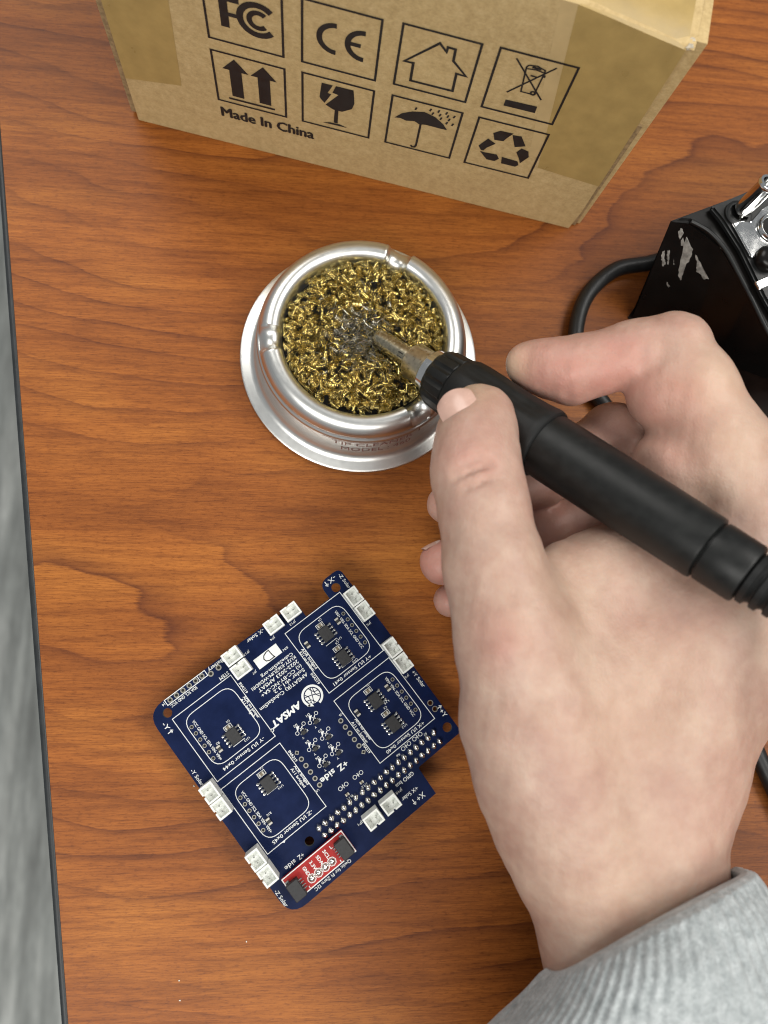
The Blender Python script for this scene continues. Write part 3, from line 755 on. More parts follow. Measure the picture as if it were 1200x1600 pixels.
for cx, cy, r in ((0, 0, 1.55), (58, 0, 1.65), (-12.39, 61.1, 1.55), (56.35, 60.6, 1.6), (58.35, 9.94, 0.75), (58.39, 7.4, 0.75)):
    loops.append([(cx + r * math.cos(2 * math.pi * k / 20), cy + r * math.sin(2 * math.pi * k / 20)) for k in range(20)])
edges = []
for lp in loops:
    vv = [bm.verts.new((x * MM, y * MM, ZB * MM)) for x, y in lp]
    edges += [bm.edges.new((vv[k], vv[(k + 1) % len(vv)])) for k in range(len(vv))]
bmesh.ops.triangle_fill(bm, edges=edges, use_beauty=True, use_dissolve=False)
topf = list(bm.faces)
ex_ = bmesh.ops.extrude_face_region(bm, geom=topf)
bmesh.ops.translate(bm, verts=[v for v in ex_['geom'] if isinstance(v, bmesh.types.BMVert)], vec=(0, 0, -1.6 * MM))
bmesh.ops.recalc_face_normals(bm, faces=bm.faces)
me = bpy.data.meshes.new('board'); 
for f in bm.faces: f.material_index = 1 if abs(f.normal.z) < 0.5 else 0
bm.to_mesh(me); bm.free(); me.materials.append(M['pcb']); me.materials.append(M['pcb_edge'])
link(bpy.data.objects.new('board', me), pcb)
b = MB(); b.box(3.4, 54.6, -3.4, 3.3, 0.05, 8.38, 0.4); b.obj('header_socket', M['chip'], pcb)
for x, y in ((-12, 55), (50, 53), (-13, -9)):
    b = MB(); b.lathe([(0, 0.05), (2.4, 0.05), (2.4, 8.38), (0, 8.38)], 16); b.obj('standoff', M['chip'], pcb, loc=(x, y, 0))

ZS = ZB + 0.06
sk = MB()
LW = 0.23
for (x0, x1, y0, y1) in ((-12.3, 10.85, 33.5, 58.5), (-12.8, 10.7, 5.3, 30.8), (33.2, 56.4, 33.65, 58.55), (32.9, 56.38, 5.0, 30.6)):
    sk.stroke([(x0, y0), (x1, y0), (x1, y1), (x0, y1)], LW, ZS, True)
for (x0, x1, y0, y1) in ((-10.0, 8.8, 36.9, 56.3), (-10.5, 7.6, 8.2, 28.4), (35.4, 54.2, 36.3, 56.0), (35.4, 54.2, 7.5, 28.0)):
    sk.stroke(rounded([(x0, y0), (x1, y0), (x1, y1), (x0, y1)], {0: 4.2, 1: 4.2, 2: 4.2, 3: 4.2}), LW, ZS, True)
sk.stroke([(-10.9, 63.0), (4.9, 63.0), (4.9, 65.0), (-10.9, 65.0)], 0.24, ZS, True); sk.stroke([(1.9, 63.0), (1.9, 64.9)], 0.2, ZS)
BACK, DOWN = math.pi, -math.pi / 2       # most text reads back along -x; side text reads along -y
def T(txt, sx, sy, ex, ey, ang, h, **kw):
    wdt = math.hypot(ex - sx, ey - sy)
    add_text(sk, txt, h, (sx + ex) / 2, (sy + ey) / 2, ang, ZS, width=wdt, **kw)
B1 = 0.018
def ARROW(x, y, ang):
    c, s = math.cos(ang), math.sin(ang); q = lambda px, py: (x + px * c - py * s, y + px * s + py * c)
    sk.stroke([q(0, -0.9), q(0, 0.9)], 0.28, ZS); sk.stroke([q(-0.55, 0.25), q(0, 0.95), q(0.55, 0.25)], 0.26, ZS)
T('AMSAT(R) CubeSatSim', 31.2, 43.5, 12.0, 43.5, BACK, 1.25, bold=B1); T('Solar vb1.3.2', 31.3, 45.1, 18.9, 45.1, BACK, 1.25, bold=B1)
T('(c) CC-BY-NC-SA+', 31.3, 46.9, 14.9, 46.9, BACK, 1.25, bold=B1); T('2022-2023 AMSAT', 31.3, 48.6, 15.1, 48.6, BACK, 1.25, bold=B1)
T('KU2Y-KI6ZUM-WD6DRI', 31.4, 50.3, 13.6, 50.3, BACK, 1.15, bold=B1); T('CubeSatSim.org', 31.3, 51.9, 18.6, 51.9, BACK, 1.15, bold=B1)
T('S/N', 31.3, 54.4, 29.4, 54.4, BACK, 0.8, bold=B1)
T('AMSAT', 23.6, 36.8, 11.9, 36.8, BACK, 2.3, bold=0.16, shear=0.18)
sk.ring(11.2, 35.6, 0.35, 0.6, ZS)
T('+Z', 24.4, 12.1, 21.0, 12.1, BACK, 2.1, bold=0.09); T('side', 19.6, 12.5, 14.1, 12.5, BACK, 2.0, bold=0.09)
T('+Z', -3.8, -1.9, -5.9, -1.9, BACK, 1.5, bold=B1); T('side', -7.0, -1.9, -11.0, -1.9, BACK, 1.5, bold=B1)
T('GPIO bus', 39.8, -4.3, 32.6, -4.3, BACK, 1.4, bold=B1); T('+X Solar', 38.0, -8.9, 31.6, -8.9, BACK, 1.3, bold=B1); T('X+', 38.6, -11.9, 35.6, -11.9, BACK, 1.9, bold=B1); ARROW(34.3, -11.8, BACK)
T('JP18', 33.7, -5.9, 31.2, -5.9, BACK, 0.9); T('JP1', 17.25, -5.8, 15.4, -5.8, BACK, 0.9)
T('Qwiic for Pi Zero I2C', 7.0, -12.9, -7.4, -12.9, BACK, 1.15, bold=B1)
T('-Z Solar', -17.2, -5.1, -17.2, -11.2, DOWN, 1.3, bold=B1); T('-Y Solar', -16.5, 41.6, -16.5, 35.5, DOWN, 1.3, bold=B1); T('-Y', -15.1, 59.2, -15.1, 56.6, DOWN, 1.6, bold=B1); ARROW(-15.1, 55.6, DOWN)
T('-Y I/U Sensor 0x44', 7.6, 35.3, -8.6, 35.3, BACK, 1.2, bold=B1); T('-Z I/U Sensor 0x45', 6.3, 7.0, -9.5, 7.0, BACK, 1.2, bold=B1)
T('+Y I/U Sensor 0x41', 51.8, 34.9, 36.1, 34.9, BACK, 1.2, bold=B1); T('+X I/U Sensor 0x40', 52.6, 6.3, 36.7, 6.3, BACK, 1.2, bold=B1)
for x, y0, y1, t in ((-7.3, 54, 38.3, 'VCC GND SCL SDA VIN- VIN+'), (-7.9, 26.1, 10, 'VCC GND SCL SDA VIN- VIN+'), (51.3, 54.3, 38.7, 'VIN+ VIN- SDA SCL GND VCC'), (51.4, 26, 10, 'VIN+ VIN- SDA SCL GND VCC')):
    T(t, x, y0, x, y1, DOWN, 1.0, bold=B1)
for x, y0, y1, t in ((11.75, 54.6, 50.5, 'INA219'), (10.1, 50.2, 41.6, 'ADR no jumper'), (8.95, 50.1, 42.9, 'A11 bridged'), (11.6, 26.9, 22.7, 'INA219'), (10.15, 22, 14.5, 'ADR bridged'), (8.8, 21.9, 14.5, 'A11 bridged'),
                     (34.6, 51, 42.8, 'ADR bridged'), (33.5, 50.7, 42.7, 'A11 no jumper'), (32.4, 42.5, 38.2, 'INA219'), (35.0, 21.5, 12.9, 'ADR no jumper'), (33.5, 21.4, 12.9, 'A11 no jumper'), (32.2, 13.5, 9.8, 'INA219')):
    T(t, x, y0, x, y1, DOWN, 0.95, bold=0.03)
T('Battery', 11.7, 64.3, 6.0, 64.3, BACK, 1.3, bold=B1); T('STEM', 10.8, 59.6, 7.3, 59.6, BACK, 1.3, bold=B1); T('SDA SCL GND VCC', -0.1, 62.1, -10.2, 62.1, BACK, 1.05, bold=B1); T('J4', -11.2, 64.2, -12.3, 64.2, BACK, 0.9)
T('-X Solar', 28.3, 64.0, 21.5, 64.0, BACK, 1.2, bold=B1); T('-X', 58.3, 63.6, 55.5, 63.6, BACK, 1.7, bold=B1); ARROW(54.4, 63.6, BACK); T('-Z Solar', 60.1, 63.6, 60.1, 57.6, DOWN, 1.2, bold=B1); T('+Y Solar', 60.1, 22, 60.1, 15.5, DOWN, 1.3, bold=B1); T('+Y', 59.8, 6.0, 59.8, 3.2, DOWN, 1.7, bold=B1); ARROW(59.8, 6.9, DOWN)
for t, x0, x1, y in (('JP17', 20.4, 18, 61.3), ('JP7', 18.4, 16.8, 54.5), ('JP4', 29.9, 28, 59.9), ('JP13', 38.6, 36.2, 60.0), ('JP5', 58.8, 57, 44.0), ('JP2', 58.4, 56.6, 22.0), ('R7', 51.2, 50, 3.0), ('R8', 39.9, 38.6, 3.3), ('R11', 19.6, 17.4, 2.6), ('R12', 25.6, 23.4, 2.6), ('U9', 12, 10.6, 11.0), ('U6', 32.8, 31.4, 25.6), ('R5', -4.6, -5.8, 43.2), ('R10', -4.4, -6.0, 15.0)):
    T(t, x0, y, x1, y, BACK, 0.8)
for t, x, y in (('U13', 3.0, 38.4), ('U14', 2.7, 19.4), ('U11', 46.6, 46.0), ('U10', 46.6, 36.9), ('U5', 46.7, 19.4), ('U12', 46.7, 9.4)):
    T(t, x + 1, y, x - 1, y, BACK, 0.8); sk.stroke([(x - 4.9, y + 0.75), (x - 0.4, y + 0.75)], 0.2, ZS)
T('+', -6.0, 5.1, -6.9, 5.1, BACK, 0.9, bold=0.1)
# serial number panel
sk.flat([(19.5, 54.1), (28.8, 54.1), (28.8, 57.85), (19.5, 57.85)], ZS)
# emblem: disc with an orbit arrow round it
gx, gy = 28.25, 36.45
sk.stroke([(x, y) for x, y in arc(gx, gy, 3.3, -20 - 60, 222, 40)], 0.75, ZS)
e0 = arc(gx, gy, 3.3, 222, 222, 1)[0]; sk.flat([(e0[0] - 1.0, e0[1] + 0.35), (e0[0] + 0.9, e0[1] - 0.9), (e0[0] + 0.75, e0[1] + 0.9)][::-1], ZS)
sk.flat([(gx + 2.55 * math.cos(a / 24 * 6.2832), gy + 2.55 * math.sin(a / 24 * 6.2832)) for a in range(24)], ZS)
CAP = [(0.35, 45.3), (0.27, 26.6), (44.2, 53.5), (44.25, 43.8), (44.0, 26.2), (44.2, 16.6)]
for x, y in CAP: sk.stroke([(x - 1.35, y - 0.75), (x + 1.35, y - 0.75), (x + 1.35, y + 0.75), (x - 1.35, y + 0.75)], 0.2, ZS, True); T('C4', x + 1.7, y + 1.6, x + 0.5, y + 1.6, BACK, 0.8)
DIO = [(24.26, 28.87), (18.96, 28.67), (24.44, 22.3), (18.89, 22.07), (24.05, 16.29), (18.52, 15.86)]
for i, (x, y) in enumerate(DIO):
    T('D%d' % (i + 1), x - 0.3, y + 3.4, x - 1.6, y + 3.4, BACK, 0.85, bold=B1)
    sk.flat([(x - 1.6, y + 1.2), (x + 0.1, y + 2.6), (x - 1.0, y + 3.0)], ZS); sk.stroke([(x - 0.6, y + 0.9), (x + 0.8, y + 2.0)], 0.3, ZS); sk.stroke([(x - 0.3, y + 1.9), (x + 0.6, y + 0.9)], 0.22, ZS)
    sk.ring(x - 1.9, y + 0.9 + 0.1, 0.5, 0.66, ZS); sk.ring(x + 1.6, y + 2.3, 0.5, 0.66, ZS)
    T('E', x + 1.5, y - 0.2, x + 0.9, y - 0.2, BACK, 0.7, bold=B1); T('Y', x - 0.9, y - 1.3, x - 1.6, y - 1.3, BACK, 0.7, bold=B1)
for x, y in ((17.65, 6.77), (20.08, 6.75), (23.61, 6.68), (26.14, 6.6), (46.74, 3.99), (49.33, 4.0), (41.88, 3.86), (44.44, 3.99)): sk.ring(x, y, 0.55, 0.72, ZS, 14)
for x, y in ((18.86, 6.76), (24.87, 6.64), (48.0, 4.0), (43.1, 3.95)): sk.stroke([(x - 0.6, y), (x + 0.6, y)], 0.2, ZS); sk.stroke([(x, y - 0.7), (x, y + 0.7)], 0.25, ZS)
sk.obj('silkscreen', M['silk'], pcb)
em = MB()
for pts_ in ([(gx - 2.3, gy + 0.9), (gx - 0.2, gy + 0.35), (gx + 2.3, gy - 0.9)], [(gx - 0.9, gy - 2.3), (gx, gy), (gx + 0.9, gy + 2.35)], [(gx - 2.5, gy - 0.4), (gx - 1.1, gy - 0.9), (gx - 0.2, gy - 2.5)], [(gx + 2.5, gy + 0.4), (gx + 1.2, gy + 0.8), (gx + 0.3, gy + 2.5)], [(gx - 1.9, gy + 1.6), (gx - 1.2, gy + 0.2), (gx - 1.6, gy - 1.8)], [(gx + 1.9, gy - 1.6), (gx + 1.2, gy - 0.1), (gx + 1.5, gy + 2.0)]):
    em.stroke([(p.x, p.y) for p in catmull([(x, y, 0) for x, y in pts_], 5)], 0.26, ZS + 0.04)
em.obj('emblem_lines', M['pcb'], pcb)
hw = MB(); hw.stroke([(25.9, 54.35), (25.6, 56.0), (25.5, 57.5), (24.4, 57.4), (23.2, 56.9), (22.6, 56.0), (22.9, 55.0), (24.0, 54.5), (26.2, 54.55)], 0.34, ZS + 0.06); hw.obj('handwritten_letter', M['ink'], pcb)
# plated holes
pd = MB()
for (a0, b0), (a1, b1) in (((-8.85, 52.64), (-9.05, 40.25)), ((-9.4, 24.82), (-9.55, 12.13)), ((52.99, 51.95), (52.98, 39.68)), ((52.91, 24.05), (52.97, 11.31))):
    for k in range(6): pd.ring(lerp(a0, a1, k / 5), lerp(b0, b1, k / 5), 0.45, 0.66, ZS + 0.01, 16)
for (a0, b0), (a1, b1) in (((13.27, 24.82), (13.06, 12.01)), ((30.87, 24.04), (30.75, 11.29)), ((-9.33, 64.0), (3.23, 64.0))):
    for k in range(6):
        if (b1 == 64.0): pd.ring(lerp(a0, a1, k / 5), 64.0, 0.5, 0.88, ZS + 0.02, 18)
        else: pd.ring(lerp(a0, a1, k / 5), lerp(b0, b1, k / 5), 0.5, 0.85, ZS + 0.02, 4 if (k == 0 and a0 < 20) or (k == 5 and a0 > 20) else 18)
for x, y in ((5.96, 62.84), (9.13, 62.92)): pd.ring(x, y, 0.55, 0.98, ZS + 0.02, 18)
for x, y in ((58.35, 9.94), (58.39, 7.4)): pd.ring(x, y, 0.76, 1.02, ZS + 0.02, 18)
tag(pd.obj('plated_holes', M['pad'], pcb), kind='stuff'); dk = MB()
for f in range(0, len(pd.v), 1): pass
dk = MB()
for (a0, b0), (a1, b1) in (((-8.85, 52.64), (-9.05, 40.25)), ((-9.4, 24.82), (-9.55, 12.13)), ((52.99, 51.95), (52.98, 39.68)), ((52.91, 24.05), (52.97, 11.31)), ((13.27, 24.82), (13.06, 12.01)), ((30.87, 24.04), (30.75, 11.29)), ((-9.33, 64.0), (3.23, 64.0))):
    for k in range(6):
        cx, cy = lerp(a0, a1, k / 5), lerp(b0, b1, k / 5); dk.flat([(cx + 0.48 * math.cos(a / 12 * 6.2832), cy + 0.48 * math.sin(a / 12 * 6.2832)) for a in range(12)], ZS + 0.005)
for cx, cy in ((5.96, 62.84), (9.13, 62.92)): dk.flat([(cx + 0.54 * math.cos(a / 12 * 6.2832), cy + 0.54 * math.sin(a / 12 * 6.2832)) for a in range(12)], ZS + 0.005)
tag(dk.obj('hole_bores', M['hole'], pcb), kind='stuff')

# soldered header pins
pin_meshes = []
for k in range(4):
    b = MB(); r0 = random.uniform(1.08, 1.18); h = random.uniform(1.3, 1.8); lx, ly = random.uniform(-.12, .12), random.uniform(-.12, .12)
    prof = [(r0, 0.03), (r0 * 0.98, 0.25), (r0 * 0.90, 0.55), (r0 * 0.74, h * 0.8), (r0 * 0.46, h), (0.0, h + 0.12)]
    b.lathe(prof, 14, fn=lambda r, z, a: (r * (1 + 0.14 * math.cos(2 * a)), z)); b.v = [(x + lx * z, y + ly * z, z) for x, y, z in b.v]
    pin_meshes.append(b.mesh('solder_joint', M['tin'], 180))
for k in range(20):
    for row, (a0, b0, a1, b1) in enumerate(((4.91, 1.5, 53.16, 1.65), (5.0, -1.6, 53.13, -1.75))):
        inst('solder_joint', pin_meshes[(k * 3 + row) % 4], pcb, (lerp(a0, a1, k / 19), lerp(b0, b1, k / 19), ZB), random.uniform(-0.5, 0.5) + math.pi / 2)

# two-pin connectors
def connector_mesh():
    b = MB(); W, D, Hc, t = 2.95, 2.35, 6.0, 0.62
    b.box(-W, W, -D, -D + t, 0, Hc, 0.14); b.box(-W, -W + t, -D + t, D - t, 0, Hc - 0.02, 0.1); b.box(W - t, W, -D + t, D - t, 0, Hc - 0.02, 0.1)
    for x0, x1 in ((-W, -0.35), (0.35, W)): b.box(x0, x1, D - t, D, 0, Hc, 0.12)
    b.box(-0.4, 0.4, D - t + 0.02, D - 0.02, 0, 3.2); b.box(-W + t, W - t, -D + t, D - t, 0, 3.4)
    return b.mesh('connector', M['jst'])
CONN = connector_mesh(); b = MB(); b.box(-0.25, 0.25, -0.25, 0.25, 0, 2.0, 0.1); CPIN = b.mesh('pin', M['tin'])
UP, LEFT, RIGHT, DWN = 0.0, math.pi / 2, -math.pi / 2, math.pi
for x, y, rz in ((15.2, 63.0, UP), (15.1, 57.9, UP), (32.0, 63.1, UP), (39.1, 63.1, UP), (58.9, 54.4, RIGHT), (59.0, 48.3, RIGHT), (58.9, 32.9, RIGHT), (58.8, 26.7, RIGHT),
                 (-15.1, 32.6, LEFT), (-15.1, 26.5, LEFT), (-15.6, 7.2, LEFT), (-15.5, 1.1, LEFT), (20.7, -6.6, DWN), (27.9, -6.4, DWN)):
    c = inst('connector', CONN, pcb, (x, y, ZB + 0.02), rz)
    for px in (-1.0, 1.0): inst('pin', CPIN, c, (px, 0.1, 3.4))
# chips with their leads
b = MB(); b.box(-1.95, 1.95, -2.45, 2.45, 0.2, 1.6, 0.18); CHIP = b.mesh('chip', M['chip'])
b = MB()
for k in range(4):
    y = -1.905 + 1.27 * k
    for s in (-1, 1):
        x0, x1 = sorted((s * 1.95, s * 2.45)); b.box(x0, x1, y - 0.22, y + 0.22, 0.75, 0.95); x0, x1 = sorted((s * 2.35, s * 3.15)); b.box(x0, x1, y - 0.22, y + 0.22, 0.06, 0.42, 0.06)
        b.lathe([(0.55, 0.03), (0.35, 0.25), (0.0, 0.34)], 8, M=Matrix.Translation((s * 3.0, y, 0.02)))
LEADS = b.mesh('leads', M['tin'])
for x, y in ((0.29, 41.95), (0.29, 22.75), (44.17, 50.06), (44.06, 40.11), (44.03, 22.19), (44.16, 12.49)):
    c = inst('chip', CHIP, pcb, (x, y, ZB + 0.02)); inst('leads', LEADS, c, (0, 0, 0))
# capacitors, resistors, diodes
def smd(nm, L_, W_, H_, body):
    b = MB(); b.mi = 0; b.box(-L_ * 0.2, L_ * 0.2, -W_ / 2, W_ / 2, 0.02, H_, 0.05); b.mi = 1
    b.box(-L_ / 2, -L_ * 0.205, -W_ / 2 - 0.03, W_ / 2 + 0.03, 0.02, H_ + 0.03, 0.08); b.box(L_ * 0.205, L_ / 2, -W_ / 2 - 0.03, W_ / 2 + 0.03, 0.02, H_ + 0.03, 0.08)
    return b.mesh(nm, [body, M['pad_end']])
CAPM, RESM, RSM = smd('capacitor', 1.9, 1.0, 0.9, M['ceramic']), smd('resistor', 2.3, 1.35, 0.6, M['chip']), smd('resistor', 1.4, 0.85, 0.5, M['ceramic'])
for x, y in CAP: inst('capacitor', CAPM, pcb, (x, y, ZB + 0.02))
for x, y in ((-5.71, 41.47), (-6.47, 13.17), (36.96, 50.97), (49.88, 51.08), (36.8, 22.68), (49.91, 22.91)): inst('resistor', RESM, pcb, (x, y, ZB + 0.02), math.pi / 2)
for x, y in ((18.4, 3.97), (24.46, 4.08)): inst('resistor', RSM, pcb, (x, y, ZB + 0.02), 0)
b = MB(); b.mi = 0; b.box(-0.75, 0.75, -0.65, 0.65, 0.1, 1.0, 0.1); b.mi = 1
for s, y in ((-1, 0), (1, 0.5), (1, -0.5)): x0, x1 = sorted((s * 0.75, s * 1.25)); b.box(x0, x1, y - 0.2, y + 0.2, 0.03, 0.3, 0.05)
DIOM = b.mesh('diode', [M['chip'], M['tin']])
for x, y in DIO: inst('diode', DIOM, pcb, (x, y, ZB + 0.02), 0.0)
# red breakout board
rb = empty('breakout_board', (-1.6, -7.3, ZB), 0, pcb)
b = MB(); b.box(-12.0, 12.0, -4.15, 4.15, 1.0, 2.5, 0.08); b.obj('red_board', M['redpcb'], rb)
ZR = 2.56; b = MB(); b.stroke([(-11.8, -3.95), (11.8, -3.95), (11.8, 3.95), (-11.8, 3.95)], 0.3, ZR, True)
for k, (t, x) in enumerate((('GND', -4.1), ('3.3V', -1.4), ('SDA', 1.25), ('SCL', 3.9))):
    add_text(b, t, 1.15, x - 0.1, 1.25, DOWN, ZR, width=3.0, bold=0.04)
    b.ring(x, -1.65, 1.28, 1.5, ZR, 8)
b.stroke([(6.0, 2.6), (6.0, 1.6), (6.6, 1.6)], 0.25, ZR); b.stroke([(6.2, -3.6), (6.2, -2.9)], 0.25, ZR); b.stroke([(-6.2, -3.6), (-6.2, -2.9)], 0.25, ZR)
b.obj('board_print', M['silk'], rb)
b = MB(); b.lathe([(1.15, 0.0), (1.0, 0.35), (0.55, 0.75), (0, 0.85)], 18); BL = b.mesh('solder_blob', M['tin'], 180)
for x in (-4.1, -1.4, 1.25, 3.9): inst('solder_blob', BL, rb, (x, -1.65, 2.52), random.random())
b = MB(); b.box(-2.1, 2.1, -3.0, 3.0, 0, 2.9, 0.2); SOCK = b.mesh('socket', M['chip'])
b = MB()
for k in range(4): b.box(2.1, 3.1, -1.7 + k * 1.0, -1.3 + k * 1.0, 0.03, 0.4, 0.06)
b.box(-1.9, -0.6, 3.02, 3.7, 0.03, 0.6, 0.1)
SL = b.mesh('contact', M['tin'])
for x, rz in ((-9.6, 0.0), (9.5, math.pi)):
    s_ = inst('socket', SOCK, rb, (x, -0.95 if rz == 0 else -0.55, 2.52), 0.0)
    b2 = inst('contact', SL, rb, (x, -0.95 if rz == 0 else -0.55, 2.52), 0.0)
    if rz: b2.scale = (-1, 1, 1)

# ------------------------------------------------------------------ small crumbs on the table
for i, (u, v) in enumerate(((280, 1532), (281, 1563), (303, 1228), (385, 1471))):
    b = MB(); p = at(u, v, 0); b.lathe([(0, 0.02), (0.26, 0.05), (0.22, 0.22), (0, 0.28)], 7, fn=lambda r, z, a: (r * (1 + 0.3 * math.sin(2.3 * a + i)), z))
    o = b.obj('crumb', M['whitedot'], loc=(p.x, p.y, 0)); tag(o, ['tiny pale crumb below the circuit board on the bare wood', 'tiny pale crumb nearest the bottom left of the table', 'tiny pale crumb left of the circuit board', 'tiny pale crumb just under the lowest corner of the circuit board'][i], 'crumb', 'crumbs on the table')

# ------------------------------------------------------------------ person: right hand, wrist and sleeve
# the hand is one signed-distance body of tapered limbs, blended at the joints and meshed as one surface
GX0, GX1, GY0, GY1, GZ0, GZ1, GS = 18.0, 178.0, -135.0, 108.0, 1.5, 100.0, 1.1
gx_ = np.arange(GX0, GX1, GS, dtype=np.float32); gy_ = np.arange(GY0, GY1, GS, dtype=np.float32); gz_ = np.arange(GZ0, GZ1, GS, dtype=np.float32)
SHP = (len(gx_), len(gy_), len(gz_))
BIG = np.float32(30.0)

def cone_field(a, b, ra, rb, pad):
    """tapered capsule a -> b evaluated inside its own bounding box; returns (slices, field)"""
    a = np.array(a, np.float32); b = np.array(b, np.float32); r = max(ra, rb) + pad
    lo = np.minimum(a, b) - r; hi = np.maximum(a, b) + r; sl_ = []
    for g, l_, h_ in zip((gx_, gy_, gz_), lo, hi): sl_.append(slice(int(np.searchsorted(g, l_)), int(np.searchsorted(g, h_))))
    X, Y, Z = np.meshgrid(gx_[sl_[0]], gy_[sl_[1]], gz_[sl_[2]], indexing='ij', sparse=True)
    ba = b - a; L2 = float(ba.dot(ba)) + 1e-6
    h = np.clip(((X - a[0]) * ba[0] + (Y - a[1]) * ba[1] + (Z - a[2]) * ba[2]) / L2, 0, 1)
    d = np.sqrt((X - a[0] - ba[0] * h) ** 2 + (Y - a[1] - ba[1] * h) ** 2 + (Z - a[2] - ba[2] * h) ** 2) - (ra + (rb - ra) * h)
    return tuple(sl_), d.astype(np.float32)

def smin(a, b, k):
    if k <= 0.01: return np.minimum(a, b)
    h = np.maximum(k - np.abs(a - b), 0) / k
    return np.minimum(a, b) - h * h * k * 0.25

class Body:
    def __init__(s): s.F = np.full(SHP, BIG, np.float32)
    def add(s, a, b, ra, rb, k=4.0):
        sl_, d = cone_field(a, b, ra, rb, 16.0); s.F[sl_] = smin(s.F[sl_], d, k); return s
    def chain(s, pts, k=4.0):
        for (a, ra), (b, rb) in zip(pts, pts[1:]): s.add(a, b, ra, rb, k)
        return s
    def carve(s, a, b, ra, rb, k=2.0):
        sl_, d = cone_field(a, b, ra, rb, 6.0); s.F[sl_] = -smin(-s.F[sl_], d, k); return s
    def merge(s, o, k): s.F = smin(s.F, o.F, k); return s

def J(u, v, z, r): return (at(u, v, z), r)
palm = Body()
palm.chain([J(806, 985, 64, 14.5), J(834, 1120, 58, 18.8), J(866, 1220, 53, 19.8), J(905, 1310, 48, 20.0), J(935, 1390, 44, 19.5)], 10)      # thumb metacarpal and thenar
palm.chain([J(1180, 800, 58, 14.5), J(1115, 960, 59, 15.5), J(1045, 1130, 54, 18), J(1005, 1290, 47, 18.5), J(1000, 1390, 43, 19.5)], 10)
palm.chain([J(1200, 880, 46, 15.0), J(1135, 1030, 48, 16), J(1058, 1180, 44, 17), J(1015, 1300, 42, 18)], 10)
palm.chain([J(1195, 960, 32, 14.0), J(1120, 1090, 34, 15), J(1056, 1220, 34, 16), J(1015, 1330, 36, 18)], 10)
palm.chain([J(1150, 1010, 20, 12.5), J(1090, 1130, 22, 13.5), J(1042, 1260, 26, 15), J(1012, 1370, 34, 17)], 10)
palm.add(at(985, 935, 47), at(930, 1060, 52), 15.0, 17.0, 12)                  # first web
palm.add(at(1080, 900, 48), at(1000, 1080, 50), 16.0, 17.0, 12)
palm.chain([J(888, 905, 55, 11.5), J(955, 890, 53, 12), J(1030, 872, 50, 12.5)], 8)
palm.add(at(905, 985, 54), at(950, 1150, 50), 13.0, 18.0, 12)
palm.chain([J(960, 1385, 43, 21), J(985, 1500, 44, 22), J(1010, 1640, 46, 25), J(1020, 1760, 46, 27)], 10)
palm.chain([J(1003, 1390, 43, 19.5), J(1040, 1500, 44, 22), J(1090, 1640, 46, 25), J(1110, 1760, 46, 27)], 10)
thumb = Body().chain([J(800, 1000, 65, 14.5), J(770, 880, 66, 13.4), J(757, 800, 65, 12.4), J(743, 735, 63, 12.5), J(744, 692, 61, 11.3), J(748, 664, 58.5, 10.2), J(749, 651, 57.5, 9.6)], 4)
palm.merge(thumb, 9)
idx = Body().chain([J(1175, 800, 58, 15.0), J(1120, 700, 60, 14.8), J(1078, 610, 61, 13.0), J(1056, 548, 61, 11.0)], 5)
tip_ = Body().chain([J(1052, 542, 61, 10.6), J(992, 553, 58, 9.9), J(925, 571, 54.5, 9.5), J(893, 577, 53, 9.4), J(856, 572, 51, 7.9), J(820, 566, 49, 6.0)], 4)
tip_.add(at(838, 577, 47.5), at(885, 587, 50), 7.2, 8.6, 4)
idx.merge(tip_, 2.2)
pad_ = Body().add(at(1045, 612, 59), at(1075, 640, 58), 12.8, 13.0, 3); idx.merge(pad_, 2.0)
palm.merge(idx, 7)
fold = Body().add(at(1060, 732, 53), at(1090, 800, 46), 14.5, 16, 3); palm.merge(fold, 2.5)
mid = Body().chain([J(1170, 850, 44, 14.0), J(1060, 750, 41, 11.0), J(958, 675, 38, 9.0), J(905, 712, 36, 8.8), J(845, 748, 34, 8.6), J(760, 775, 32, 7.6), J(696, 789, 31, 6.3)], 4)
palm.merge(mid, 1.5)
rng_ = Body().chain([J(1170, 940, 32, 13.0), J(1050, 850, 28, 10.5), J(950, 790, 25, 9.0), J(850, 825, 24, 8.6), J(760, 855, 23, 8.2), J(690, 880, 22, 7.3)], 4)
palm.merge(rng_, 1.2)
lit = Body().chain([J(1130, 1010, 19, 11.5), J(1010, 930, 15, 9.0), J(920, 880, 13.5, 7.8), J(820, 910, 13, 7.2), J(735, 932, 12, 6.7), J(704, 938, 12, 5.9)], 4)
palm.merge(lit, 1.2)
# creases
for (u0, v0, z0), (u1, v1, z1_), r, k in [((705, 735, 73), (752, 716, 76), 0.55, 1.6), ((700, 752, 73), (765, 726, 76), 0.6, 1.8), ((712, 768, 75), (770, 748, 77), 0.45, 1.5),
                                     ((886, 580, 63), (889, 608, 60), 0.25, 1.8), ((889, 608, 60), (889, 636, 52), 0.6, 2.4), ((1003, 552, 68), (984, 590, 66), 1.1, 2.6), ((984, 590, 66), (972, 620, 58), 1.3, 2.6), ((996, 676, 54), (1046, 680, 68), 1.3, 2.6)]:
    palm.carve(at(u0, v0, z0), at(u1, v1, z1_), r, r, k)
F = palm.F

